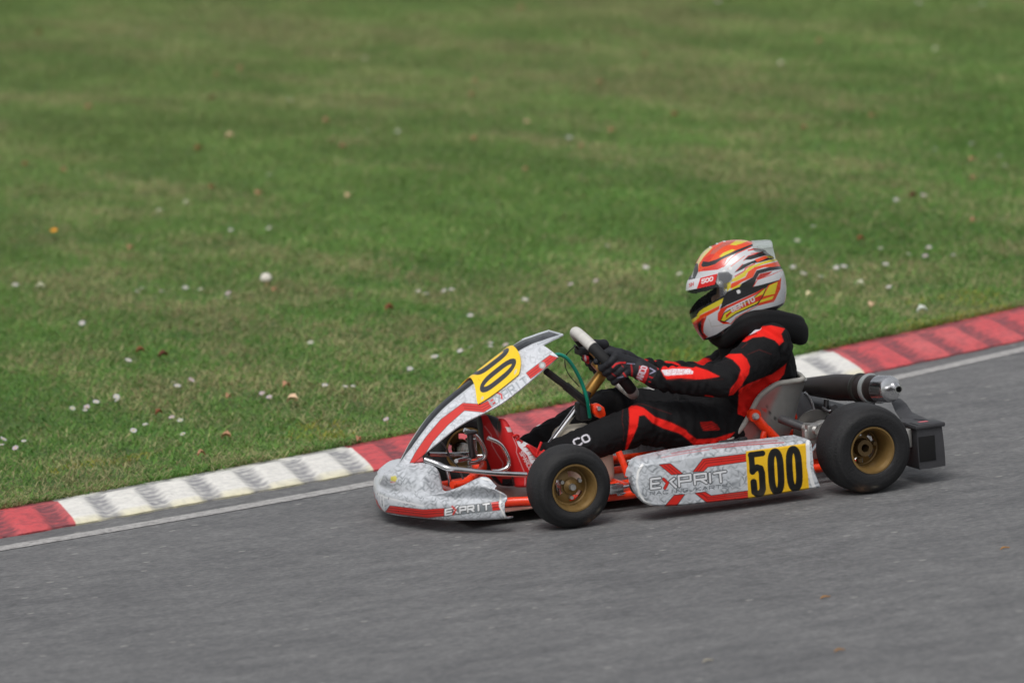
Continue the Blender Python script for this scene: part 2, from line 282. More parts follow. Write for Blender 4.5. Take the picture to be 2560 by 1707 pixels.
# grass blades
def blades(N,pts,hmin,hmax,wd,seed):
    r=np.random.default_rng(seed); x,y=pts; N=len(x); z=gz(x,y)-.006
    yy=y-.30*x; patch=fbm(x+.2*yy,yy*.38,1.5,11,5); pat2=fbm(x+.3*yy,yy*.42,5.0,12,3); pat3=fbm(x,y,13,15,2); d=dout(x,y)
    dry=np.clip((patch-.47)*3.0+(pat2-.5)*2.0+.38-.38*np.clip(d-.2,0,1.1)+.10*np.clip((d-1.6)/3,0,1),0,1); 
    h=(hmin+(hmax-hmin)*r.random(N)**1.5)*(.55+.9*pat2)*(.75+.5*pat3)*(1-.25*dry); a=r.random(N)*2*np.pi; lean=r.uniform(.9,2.7,N)*h
    # growth leans mostly along the track
    la=r.normal(.42,.62,N)+np.where(r.random(N)<.5,0,np.pi); lx_,ly_=np.cos(la)*lean,np.sin(la)*lean
    wv=wd*(.6+.8*r.random(N)); wx,wy=np.cos(a)*wv*.5,np.sin(a)*wv*.5
    V=np.empty((N,5,3)); V[:,0]=np.stack([x-wx,y-wy,z],-1); V[:,1]=np.stack([x+wx,y+wy,z],-1)
    mx,my,mz=x+lx_*.35,y+ly_*.35,z+h*.62; V[:,2]=np.stack([mx+wx*.75,my+wy*.75,mz],-1); V[:,3]=np.stack([mx-wx*.75,my-wy*.75,mz],-1)
    V[:,4]=np.stack([x+lx_,y+ly_,z+h*np.sqrt(np.maximum(.12,1-(lean/h)**2*.30))],-1)
    base=(np.arange(N)*5)[:,None]; li=np.concatenate([base+np.array([[0,1,2,3]]),base+np.array([[3,2,4]])],1).ravel()
    ls=(np.arange(N)*7)[:,None]+np.array([[0,4]]); lt=np.tile([4,3],N)
    me=bpy.data.meshes.new('grass'); me.vertices.add(N*5); me.vertices.foreach_set('co',V.astype(np.float32).ravel()); me.loops.add(N*7); me.loops.foreach_set('vertex_index',li.astype(np.int32))
    me.polygons.add(N*2); me.polygons.foreach_set('loop_start',ls.ravel().astype(np.int32)); me.polygons.foreach_set('loop_total',lt.astype(np.int32)); me.polygons.foreach_set('use_smooth',np.ones(N*2,bool)); me.update()
    g1=np.array([.125,.275,.058]);g2=np.array([.175,.290,.066]);g3=np.array([.095,.22,.050]);dr=np.array([.36,.35,.17]);br=np.array([.29,.23,.12])
    u=r.random(N)[:,None]; c=g1*(1-u)+g2*u; t=(r.random(N)<.25)[:,None]; c=np.where(t,g3,c); 
    c=np.where((r.random(N)<dry*.62+.05)[:,None],dr*(.7+.5*u),c); c=np.where((r.random(N)<.03+.10*(dry>.7))[:,None],br,c)
    far=np.clip((d-2.)/5,0,1)[:,None]; c=c*(1-far*.36)+np.array([.25,.255,.115])*far*.36
    c=c*1.13*(.82+.42*fbm(x+.3*yy,yy*.36,2.1,21,5))[:,None]*(.78+.44*fbm(x*.7+.2*yy,yy*.55,6.5,23,3))[:,None]*(1+.04*far); y2=(fbm(x,y,3,31,2)>.62)&(d<.5)&(r.random(N)<.3); c=np.where(y2[:,None],np.array([.38,.36,.05]),c)
    C=np.ones((N,5,4)); C[:,:,:3]=c[:,None,:]; at=me.attributes.new('col','FLOAT_COLOR','POINT'); at.data.foreach_set('color',C.astype(np.float32).ravel())
    return me
def mgrass():
    m=bpy.data.materials.new('grass_blades'); m.use_nodes=True; n,L=nodes(m); b=n['Principled BSDF']; a=n.new('ShaderNodeAttribute'); a.attribute_name='col'; L.new(a.outputs['Color'],b.inputs['Base Color'])
    b.inputs['Roughness'].default_value=.65; b.inputs['Specular IOR Level'].default_value=.25
    t=n.new('ShaderNodeBsdfTranslucent'); L.new(a.outputs['Color'],t.inputs['Color']); mx=n.new('ShaderNodeMixShader'); mx.inputs[0].default_value=.3; L.new(b.outputs[0],mx.inputs[1]); L.new(t.outputs[0],mx.inputs[2]); L.new(mx.outputs[0],n['Material Output'].inputs[0]); return m
def scatter(n,x0,x1,d1,seed,pw=1.):   # within the wedge the photo looks into, and a margin beside it
    r=np.random.default_rng(seed); X=[];Y=[]; got=0
    while got<n:
        x=r.uniform(x0,x1,n); d=r.random(n)**pw*d1; y=kty(x)+.02+d/.93; q=proj(np.stack([x,y,gz(x,y)],-1)); k=(q[:,0]>-500)&(q[:,0]<IW+500)&(q[:,1]>-140)
        X.append(x[k]);Y.append(y[k]); got+=k.sum()
    return np.concatenate(X)[:n],np.concatenate(Y)[:n]
NB=760000; mg=mgrass()
me=blades(0,scatter(NB,-4,9,12,5,1.0),.016,.044,.0040,6); o=bpy.data.objects.new('grass',me); me.materials.append(mg); COL.objects.link(o); o['kind']='stuff'; o['label']='short green turf with dry patches behind the kerb'; o['category']='grass'
# fringe of blades overhanging the back of the kerb
r=np.random.default_rng(9); xf=r.uniform(-6,13,42000); yf=kty(xf)+.008+np.abs(r.normal(0,.03,42000)); me2=blades(0,(xf,yf),.02,.06,.004,8); me2.name='grass_verge'; me2.materials.append(mg)
o=bpy.data.objects.new('grass_verge',me2); COL.objects.link(o); o['kind']='stuff'; o['label']='ragged grass edge hanging over the back of the kerb'; o['category']='grass'

r=np.random.default_rng(77); xw=r.uniform(-8,18,300000); dw=r.random(300000)*15; yw=kty(xw)+.02+dw/.93; q=proj(np.stack([xw,yw,gz(xw,yw)],-1)); k=~((q[:,0]>-480)&(q[:,0]<IW+480)&(q[:,1]>-120))
me3=blades(0,(xw[k],yw[k]),.02,.055,.010,18); me3.name='rough_grass'; me3.materials.append(mg); o=bpy.data.objects.new('rough_grass',me3); COL.objects.link(o); o['kind']='stuff'; o['label']='coarser turf further along the bank beside the lawn'; o['category']='grass'
# ------------------------------------------------------------------ kart
RED=lin(205,38,28); ORG=lin(236,62,22); DK=lin(28,30,33); YEL=lin(246,203,34)
M_org=mat('orange_frame_enamel',lin(238,60,20),rough=.32,coat=.4,var=.08,vscale=30)
M_chr=mat('chrome',(.72,.72,.73),rough=.16,metal=1,var=.06,vscale=40)
M_alu=mat('dull_aluminium',(.42,.41,.39),rough=.42,metal=.85,var=.12,vscale=40)
M_blk=mat('black_plastic',(.018,.018,.02),rough=.5,var=.2,vscale=25,bump=.1,bscale=300)
M_grey=mat('grey_black_plastic',(.036,.036,.040),rough=.52,var=.2,vscale=14,bump=.15,bscale=120)
M_tyre=mat('tyre_rubber',attr=True,rough=.62,var=.16,vscale=18,bump=.25,bscale=160,spec=.4)
M_rim=mat('gold_magnesium',lin(122,97,56),rough=.4,metal=.3,var=.12,vscale=30)
M_liv=mat('livery_vinyl',attr=True,rough=.34,coat=.25,var=.035,vscale=60)
M_seat=mat('grey_fibreglass',attr=True,rough=.38,var=.1,vscale=30,coat=.2)
kart=thing('racing_kart',(.45,0,0),'grey and red racing kart numbered 500 with gold wheels, driving along the track','racing kart')
def weave(C,Q,cell=11.,strength=.5,rot=.12):
    cell*=1.9       # faint scale-like print of the vinyl
    c,s=math.cos(rot),math.sin(rot); X=(Q[:,0]*c+Q[:,1]*s)/cell; Y=(-Q[:,0]*s+Q[:,1]*c)/cell
    X=X+1.3*fbm(X,Y,.55,2,3); Y=Y+1.3*fbm(X,Y,.55,7,3); row=np.floor(Y); fx=(X+.5*(row%2))%1-.5; fy=Y%1-.5
    d=np.minimum(np.abs(fy-1.1*fx),np.abs(fy+.9*fx+.12)); a=.72*np.exp(-(d/.17)**2)*np.clip(fbm(X,Y,1.3,5,3)*2.6-.75,0,1.1); sh=(fy+.5)*.30*fbm(X,Y,.3,9,3)+.22*np.clip(fbm(X,Y,.9,13,3)*2-.9,0,1)
    k=np.clip(a*1.0+sh*1.35,0,.9)*strength
    return C*(1-k[:,None])+np.array(lin(74,82,86))*k[:,None]
def mirq(V): W=np.array(V,float); W[:,1]=-np.abs(W[:,1]); return proj(W)
# wheels ----------------------------------------------------------------
def wheel(x,yc,R,W,side,rr,depth,front):
    # side=-1: outer face towards -y ; rim part carries tyre and hub
    ax=np.array([0,side,0.]); c=np.array([x,yc,R]); h=W/2
    mb=MB()
    mb.rev([(rr-.006,h-.012),(rr-.001,h-.004),(rr+.004,h-.004),(rr+.005,h-.010),(rr-.004,h-.02),(rr-.010,h-.030),(rr-.013,h-depth),(rr-.017,h-depth-.002)],c,ax,96)
    mb.rev([(rr-.006,-h+.012),(rr-.001,-h+.004),(rr+.004,-h+.004),(rr-.004,-h+.02),(rr-.012,-h+.03),(rr-.014,h-depth-.01)],c,ax,96)
    # dished disc with lobed openings
    n=96; G=[]
    hubr=.024 if front else .03
    for r in np.linspace(hubr*.9,rr-.012,14):
        G.append([c+ax*(h-depth+(.006*math.cos((r-hubr)/(rr-hubr)*3.1)))+r*np.array([math.cos(t),0,math.sin(t)]) for t in np.linspace(0,2*np.pi,n,endpoint=False)])
    G=np.array(G); V=G.reshape(-1,3); F=[]; ns=3 if front else 5
    for i in range(13):
        for j in range(n):
            t=(j+.5)/n*ns%1; hole=(.22<t<.78) and (3<=i<=8 if front else 4<=i<=8)
            if not hole: F.append((i*n+j,(i+1)*n+j,(i+1)*n+(j+1)%n,i*n+(j+1)%n))
    mb.add(V,F)
    if front: mb.rev([(0.0,h-depth+.026),(.010,h-depth+.026),(.014,h-depth+.020),(.024,h-depth+.014),(.026,h-depth-.01)],c,ax,40)
    o=mb.build('wheel',M_rim,kart,ang=40)
    hb=MB()
    if front:
        hb.rev([(0.0,h-depth+.036),(.009,h-depth+.036),(.011,h-depth+.032),(.012,h-depth+.012)],c,ax,24)
        for k in range(3):
            a=k*2.094+.5; q=c+np.array([math.cos(a)*.034,0,math.sin(a)*.034]); hb.rev([(0,h-depth+.020),(.006,h-depth+.020),(.007,h-depth+.004)],q,ax,10)
        hb.rev([(.02,h-depth-.012),(.02,-h+.01),(.0,-h+.01)],c,ax,20)
        hb.build('hub',M_alu,o)
    else:
        hb.rev([(.013,h-depth+.035),(.026,h-depth+.035),(.028,h-depth+.028),(.030,h-depth-.01)],c,ax,40); hb.rev([(.013,h-depth+.035),(.012,h-depth-.04),(0,h-depth-.04)],c,ax,30)
        for k in range(3):
            a=k*2.094+.2; q=c+np.array([math.cos(a)*.042,0,math.sin(a)*.042]); hb.rev([(0,h-depth+.022),(.007,h-depth+.022),(.008,h-depth+.002)],q,ax,12)
        hb.build('hub',mat('bronze_hub',lin(112,92,62),rough=.4,metal=.5,var=.1),o)
    # tyre
    tb=MB(); s=h-.004; prof=[(rr+.003,s-.006),(rr+.006,s+.001),(rr+.014,s+.005),(R-.034,s+.007),(R-.022,s+.003),(R-.011,s-.006),(R-.0045,s-.018),(R-.001,s-.034),(R,s-.05)]
    pr=cr(np.array(prof),4); pr=[tuple(q) for q in pr]; full=pr+[(R,k) for k in np.linspace(s-.05,-s+.05,5)[1:-1]]+[(a,-b) for a,b in pr[::-1]]
    tb.rev(full,c,ax,144)
    def tc(V):
        d=V-c; rad=np.hypot(d[:,0],d[:,2]); ang=np.arctan2(d[:,2],d[:,0]); C=np.tile(np.array([.011,.011,.012]),(len(V),1))
        tread=np.clip((rad-(R-.012))/.006,0,1); C=C*(1-tread[:,None])+np.array([.021,.021,.022])*tread[:,None]
        ring=np.exp(-((rad-(R-.021))/.0035)**2); C+=ring[:,None]*.006; ring=np.exp(-((rad-(rr+.014))/.003)**2); C+=ring[:,None]*.004
        if side<0:
            a0=(-1.15 if front else -1.92); m=np.exp(-((ang-a0)/.16)**2)*np.exp(-((rad-(R-.012))/.011)**2)*np.clip(fbm(ang*20,rad*200,1,3)*2.2-.4,0,1); C=C*(1-m[:,None])+np.array([.16,.095,.06])*m[:,None]
            m=np.exp(-((ang-a0-.32)/.10)**2)*np.exp(-((rad-(R-.024))/.004)**2); C=C*(1-.7*m[:,None])+np.array([.17,.15,.12])*.7*m[:,None]
        return C
    tb.build('tyre',M_tyre,o,colf=tc,ang=50)
    return o
wheel(0,-.49,.13,.122,-1,.0705,.052,True)
wheel(0,.49,.13,.122,1,.0705,.052,True)
wheel(.97,-.567,.14,.163,-1,.0705,.098,False)
wheel(.97,.567,.14,.163,1,.0705,.098,False)
# frame ------------------------------------------------------------------
fr=MB(); r_=.0145
for s in(-1,1):
    fr.tube([(-.30,s*.0,.062),(-.30,s*.14,.062),(-.26,s*.20,.062),(-.10,s*.24,.06),(.02,s*.30,.058),(.16,s*.335,.052),(.45,s*.34,.05),(.75,s*.335,.05),(1.06,s*.32,.052)],r_)
    fr.tube([(-.02,s*.275,.06),(0.,s*.34,.075),(.0,s*.375,.10)],r_*.95)                       # yoke arm
    fr.tube([(.10,s*.32,.055),(.24,s*.16,.05),(.50,s*.13,.05),(.80,s*.13,.052),(1.05,s*.14,.052)],r_)
fr.tube([(-.19,-.22,.062),(-.19,.22,.062)],r_); fr.tube([(.30,-.335,.052),(.30,.335,.052)],r_); fr.tube([(.72,-.335,.052),(.72,.335,.052)],r_); fr.tube([(1.05,-.32,.052),(1.05,.32,.052)],r_)
fr.tube([P('A',610,1195,-.16),P('A',700,1180,-.14),P('A',760,1135,-.1),P('A',830,1080,.02),P('A',835,1040,.08)],.0125)
fr.tube([P('B',745,975,-.25),P('B',780,1060,-.26),P('B',812,1150,-.27)],.011); fr.tube([P('B',865,1090,-.3),P('B',820,1130,-.27),P('B',800,1100,-.2)],.010)
for Y in(-.25,.25): fr.prism([(.90,.045),(1.02,.045),(.985,.125),(.95,.125)],Y-.008,Y+.008,.002)      # bearing hangers
fr.build('frame',M_org,kart)
pt=MB(); pt.shell([[(x,y,.043) for y in np.linspace(-.30,.30,12)] for x in np.linspace(-.26,.42,20)],.003); pt.build('floor_tray',mat('scuffed_tray',lin(150,118,108),rough=.45,metal=.2,var=.25,vscale=14),kart)
# stub axles, tie rods
for s in(-1,1):
    st=MB(); st.tube([(0,s*.36,.13),(0,s*.50,.13)],.0095,sm=1); st.tube([(0.0,s*.378,.075),(0.,s*.378,.175)],.013,sm=1); st.box((.0,s*.378,.172),(.04,.03,.012),bev=.003); st.box((.0,s*.378,.08),(.05,.03,.01),bev=.003); st.tube([(0,s*.385,.115),(.08,s*.36,.112)],.008,sm=1)
    k=st.build('stub_axle',M_chr,kart); st=MB(); st.tube([(.03,s*.03,.115),(.08,s*.36,.115)],.006,sm=1); st.build('tie_rod',M_chr,kart)
st=MB(); st.tube([P('B',690,1245,-.36),P('B',850,1212,-.33)],.008,sm=1); st.box(P('B',720,1235,-.355),(.05,.03,.03),bev=.004); st.tube([P('B',715,1235,-.35),P('B',740,1275,-.35),P('B',860,1262,-.34)],.006,sm=1)
st.build('side_bar_mount',M_chr,kart)
st=MB(); st.tube([P('B',805,1045,-.3),P('B',885,1030,-.3)],.005,sm=1); st.build('brake_rod',M_chr,kart)
# front bumper -------------------------------------------------------------
ys=np.array([0,.08,.15,.20,.25,.33,.42,.465]); xp=np.array([-.448,-.440,-.420,-.406,-.390,-.356,-.275,-.205])
xt=np.array([-.388,-.372,-.335,-.306,-.315,-.300,-.250,-.216]); zt=np.array([.180,.186,.190,.172,.116,.136,.176,.152]); yt=np.array([0,.045,.085,.12,.19,.30,.40,.445])
secs=[]
for i in range(8):
    y=ys[i]; X=xp[i]; f=y/.465
    nx,ny=-(1-f**2*.55),-f**2*.75
    mx=X*.55+xt[i]*.45; 
    mx=max(mx,X*.45+xt[i]*.55)
    secs.append([(X+.035,-y+.03*f,.032+.012*f),(X+.008,-y+.006*f,.036+.012*f),(X-.002,-y,.060+.006*f),(X,-y,.098),(X+.012,-y+.012*f,.115),(mx-.022,-(y*.55+yt[i]*.45)-.006*f,.115+(zt[i]-.115)*.56+.006),(xt[i]-.006,-yt[i]-.004,zt[i]),(xt[i]+.012,-yt[i]+.010,zt[i]-.002),(xt[i]+.022,-yt[i]+.022,zt[i]-.03)])
secs=np.array(secs); secs[-1,7]=secs[-1,6]+[0.002,.004,-.001]; secs[-1,8]=secs[-1,6]+[.003,.010,-.006]
far=secs[::-1].copy(); far[:,:,1]*=-1; far[:,:,2]=np.where(far[:,:,2]>.115,.115+(far[:,:,2]-.115)*.3,far[:,:,2]); full=np.concatenate([far[:-1],secs])
def refine(G,nu,nv):
    a=np.array([cr(G[:,j],nu) for j in range(G.shape[1])]).transpose(1,0,2); return np.array([cr(a[i],nv) for i in range(a.shape[0])])
FB=refine(full,38,16)
def redstripe(z,pts,lines=(),**k):
    out=[('p',px(z,pts),lin(20,20,22)) ]; return out
def outlined(z,pts,col,ow=1.6,oc=lin(25,25,28)):
    q=px(z,pts); return [('l',np.vstack([q,q[:1]]),ow*2,oc),('p',q,col)]
WHT=np.array([.62,.645,.68])
def bumcol(V):
    C=np.tile(WHT,(len(V),1)); Q=mirq(V); C0=C.copy(); C=weave(C,Q,9.5,.75,-.1); k=np.clip(V[:,1:2]/.04,0,1)*.8; C=C*(1-k)+C0*.93*k
    L=[('l',px('A',[(100,1270),(115,1282),(250,1318),(380,1345),(400,1350)]),4,np.array([.72,.73,.74])),('l',px('A',[(110,1275),(118,1400)]),4,np.array([.72,.73,.74]))]
    band=[(128,1392),(160,1348),(400,1376),(555,1368),(958,1318),(962,1375),(760,1395),(555,1420),(430,1434),(250,1412)]
    L+=[('l',px('A',band+band[:1]),3,lin(25,25,28)),('p',px('A',[(128,1392),(160,1348),(400,1376),(555,1366),(555,1420),(430,1434),(250,1412)]),RED),('p',px('A',[(893,1322),(945,1315),(962,1375),(905,1383)]),RED)]
    L+=[('l',px('A',[(150,1362),(400,1391),(555,1382)]),1.5,lin(60,10,10)),('l',px('A',[(140,1378),(410,1408),(555,1398)]),1.5,lin(60,10,10)),('l',px('A',[(895,1342),(950,1334)]),1.5,lin(60,10,10)),('l',px('A',[(900,1363),(957,1354)]),1.5,lin(60,10,10))]
    L+=[('p',px('A',[(555,1366),(893,1322),(905,1383),(555,1422)]),lin(120,126,130))]
    for w,c in((7.5,lin(30,30,33)),(4.2,np.array([.78,.79,.8]))):
        L+=text('E',px('A',(562,1415)),px('A',(612,1405))-px('A',(562,1415)),np.array([0,-14.]),w,c); L+=text('PRIT',px('A',(668,1398)),px('A',(880,1372))-px('A',(668,1398)),np.array([-.5,-14.]),w,c)
        L+=[('l',px('A',[(650,1400),(625,1378),(650,1350)]),w,c)]
    L+=[('l',px('A',[(612,1352),(636,1378),(618,1408)]),4.4,RED)]
    L+=[('p',px('A',[(165,1135),(200,1128),(212,1150),(200,1172),(165,1165)]),lin(205,195,90)),('l',px('A',[(165,1175),(195,1175)]),2,RED)]
    L+=[('l',px('A',[(820,1145),(930,1172),(962,1250),(958,1350),(1000,1440)]),4.5,np.array([.78,.78,.76])),('l',px('A',[(100,1402),(250,1450),(500,1478),(750,1468),(1000,1440)]),3,np.array([.5,.5,.47]))]
    C=paint(C,Q,L); d=fbm(V[:,0]*1.,V[:,1]+V[:,2],22,4,4); k=np.clip((d-.55)*1.6,0,.35)[:,None]*np.clip((.09-V[:,2])/.05,0,1)[:,None]; return C*(1-k)+np.array([.12,.10,.08])*k
mb=MB(); mb.shell(FB,.005); fb=mb.build('front_bumper',M_liv,kart,colf=bumcol)
# number panel ---------------------------------------------------------------
cen=np.array([P('A',*q)[[0,2]] for q in [(215,1062,.012),(322,860,.03),(470,650,.038),(700,450,.038),(1030,200,.038),(1200,128,.038),(1320,92,.038)]])
wing=np.array([(-.352,-.045,.188),(-.285,-.105,.252),(-.205,-.135,.308),(-.071,-.165,.366),(.112,-.185,.488),(.16,-.175,.515),(.19,-.16,.53)])
cs=np.array([0,.15,.32,.53,.80,.93,1.0])
def interp(t,xs_,ys_): 
    k=ys_.shape[1] if ys_.ndim>1 else 1; return np.stack([np.interp(t,xs_,ys_[:,i]) for i in range(k)],-1)
CS=cr(np.column_stack([cs,cen]),12); WS=cr(np.column_stack([cs,wing]),12)
def panel(s,v):         # s along the panel, v from -1 (near wing edge) to 1
    s=np.asarray(s,float); v=np.asarray(v,float); av=np.abs(v)
    c=interp(s,CS[:,0],CS[:,1:]); w=interp(s,WS[:,0],WS[:,1:]); yw=-w[...,1]; f=np.clip(av,0,1)
    y=yw*(f**.86); g=np.clip((y-.008)/(yw-.008+1e-6),0,1)**1.3
    x=c[...,0]*(1-g)+w[...,0]*g; z=c[...,1]*(1-g)+w[...,2]*g
    return np.stack([x,np.sign(v)*y,z],-1)
vs=np.linspace(-1,1,150); su=np.linspace(0,1,260)
def smax(v): 
    a=np.abs(v); return np.where(a<.34,1.0,np.where(a<.42,1-(a-.34)/.08*.13,.87-.07*((a-.42)/.58)))
SS,VV=np.meshgrid(su,vs,indexing='ij'); GP=panel(SS*smax(VV),VV)
GP=GP[:, ::-1]
WHP=np.array([.70,.72,.76])
def panelcol(V):
    C=np.tile(WHP,(len(V),1)); Q=mirq(V); C=weave(C,Q,9.,.5,.7)
    R2=lin(206,58,52)
    red=[(305,1035),(345,960),(420,850),(530,720),(690,602),(820,612),(905,570),(932,610),(840,668),(700,655),(580,760),(470,880),(375,1030)]
    L=outlined('A',red,R2,1.0)+[('l',px('A',[(690,620),(825,632),(915,588)]),1.4,lin(110,20,20)),('l',px('A',[(700,638),(832,650),(924,600)]),1.4,lin(110,20,20))]
    L+=outlined('A',[(1148,385),(1320,255),(1380,275),(1180,425)],R2,1.0)+[('l',px('A',[(1160,398),(1335,270)]),1.2,lin(110,20,20)),('l',px('A',[(1170,412),(1355,275)]),1.2,lin(110,20,20))]
    for w,c in((4.6,lin(178,183,190)),(1.1,lin(120,126,130))):
        L+=text('EXPRIT',px('A',(905,625)),px('A',(1165,455))-px('A',(905,625)),np.array([-10,-15.]),w,c)
    L+=[('l',px('A',[(935,525),(968,540),(972,568)]),4,R2)]
    L+=[('p',px('A',[(1245,325)]+[(1265+26*math.cos(a),328+26*math.sin(a)) for a in np.linspace(0,6.2,14)]),lin(150,155,155)),('p',px('A',[(1265+15*math.cos(a),328+15*math.sin(a)) for a in np.linspace(0,6.2,12)]),lin(190,192,190))]
    C=paint(C,Q,L); 
    y=np.abs(V[:,1]); s_=np.interp(V[:,0],CS[:,1],CS[:,0]); bw=np.interp(s_,[0,.1,.3,.7,.85,1],[.0,.018,.030,.036,.050,.052]); k=np.clip((bw-y)/.003,0,1)[:,None]; C=C*(1-k)+np.array([.016,.017,.020])*k
    k=np.exp(-((y-bw-.003)/.003)**2)[:,None]*.8; C=C*(1-k)+np.array([.45,.48,.50])*k
    return C
mb=MB(); mb.shell(GP,.0045); fp=mb.build('front_panel',M_liv,kart,colf=panelcol)
rim=MB(); edge=np.array([panel(s,-.33) for s in np.linspace(.86,1.0,8)]+[panel(1.0,v) for v in np.linspace(-.26,.26,7)]+[panel(s,.33) for s in np.linspace(1.0,.86,8)])+np.array([0,0,.004])
rim.tube(edge,.0042,sm=3); rim.build('panel_rim',mat('panel_rim_grey',(.46,.49,.52),rough=.35),fp)
rim=MB(); tip=np.array([panel(.0,v) for v in np.linspace(-1,1,15)]); rim.tube(tip,.006,sm=3); rim.build('panel_tip',mat('panel_rim_grey'),fp)
# number plate wrapped over the panel
s1,s2=.425,.745; a_=np.linspace(0,1,230); b_=np.linspace(-.72,.72,300); A_,B_=np.meshgrid(a_,b_,indexing='ij'); 
def plate_s(a,b): return .553+.250*a-.120*np.abs(b/.72)**1.3-.022*a*np.abs(b/.72)**4+.014*(1-a)*np.abs(b/.72)**6
GB=panel(plate_s(A_,B_),B_); du=np.gradient(GB,axis=0); dv=np.gradient(GB,axis=1); NN=np.cross(du,dv); NN/=np.linalg.norm(NN,axis=2,keepdims=True); NN*=np.sign(-NN[...,0:1]+NN[...,2:3]); GB=GB+NN*.009
UVp=np.stack([B_*100,(1-A_)*130],-1).reshape(-1,2)
def platecol(V):
    n=len(UVp); C=np.tile(np.array(YEL),(n,1)); L=[]; bk=lin(52,54,60)
    for st in GL['5']: L.append(('l',[(65-26*a-10+26*0,20+90*b) if False else (31+ (1-a)*26+0, 20+90*(1-b)) for a,b in st],11,bk))
    def dig(ch,cx): 
        # the digits read up the panel, seen by someone standing in front of the kart
        return [('l',[(cx-(a-.5)*23,18+94*b) for a,b in st],12,bk) for st in GL[ch]]
    L=dig('5',44)+dig('0',3)+dig('0',-41)
    C=paint(C,UVp,L,1.0)
    for (bx,by) in((-62,14),(-64,114),(62,14),(64,114)): C=paint(C,UVp,[('p',[(bx+4.5*math.cos(t),by+4.5*math.sin(t)) for t in np.linspace(0,6.2,10)],lin(205,195,160))],.8)
    return np.vstack([C,C])[:len(V)]
mb=MB(); mb.shell(GB[:, ::-1] ,.0025); UVp=np.stack([B_[:, ::-1]*100,(1-A_)*130],-1).reshape(-1,2); mb.build('number_plate',M_liv,fp,colf=platecol)
# side pods -----------------------------------------------------------------
tb_=[P('E',*q,-.6) for q in[(112,640),(120,570),(150,500),(210,462),(300,440),(420,425),(700,378),(1000,330),(1450,285),(1800,250),(2130,212),(2190,205)]]
bb_=[P('E',*q,-.6) for q in[(112,640),(118,700),(145,790),(185,870),(240,925),(330,962),(480,968),(700,960),(1000,928),(1470,880),(1800,828),(2180,768),(2245,762)]]
top=np.array([(q[0],q[2]) for q in tb_]); bot=np.array([(q[0],q[2]) for q in bb_])
x0,x1=top[0,0],top[-1,0]+.004
def podgrid(sgn):
    us=1-np.cos(np.linspace(0,np.pi/2,40)); xa=x0+us*.06; xa=np.concatenate([xa[:-1],np.linspace(x0+.06,x1,330)]); G=[]
    for x in xa:
        zt_=np.interp(x,top[:,0],top[:,1]); zb_=np.interp(x,bot[:,0],bot[:,1]); f=np.clip((x-x0)/.06,0,1); f=math.sqrt(max(1e-4,1-(1-f)**2)); D=.112*math.sqrt(max(1e-4,1-(1-np.clip((x-x0)/.20,0,1))**2))
        flare=np.clip((x-(x1-.035))/.035,0,1)
        pr=[]; H=zt_-zb_
        key=[(-.600+.035*(1-f)+.012,zb_-.000),(-.600+.03*(1-f),zb_+.006*f),(-.603+.02*(1-f),zb_+.25*H),(-.604+.02*(1-f),zb_+.6*H),(-.600+.024*(1-f),zt_-.010*f),(-.594+.028*(1-f),zt_-.001*f),(-.580+.03*(1-f),zt_+.003*f),(-.545+.02*(1-f),zt_+.005*f),(-.600+.03+D,zt_+.004*f),(-.600+.035+D,zt_-.01*f),(-.600+.03+D,zb_+.02*f)]
        q=cr(np.array(key),1)
        seg=[14,80,90,60,10,8,14,14,6,10]; out=[]
        for k in range(10):
            for t in np.linspace(0,1,seg[k],endpoint=False): out.append(np.array(key[k])*(1-t)+np.array(key[k+1])*t)
        out.append(np.array(key[-1])); G.append([(x+(flare*.022*max(0,1-(z-zb_)/(.35*H+1e-6)) if 1 else 0),y,z) for y,z in out])
    G=np.array(G); 
    if sgn>0: G[...,1]*=-1; G=G[:, ::-1]
    return G
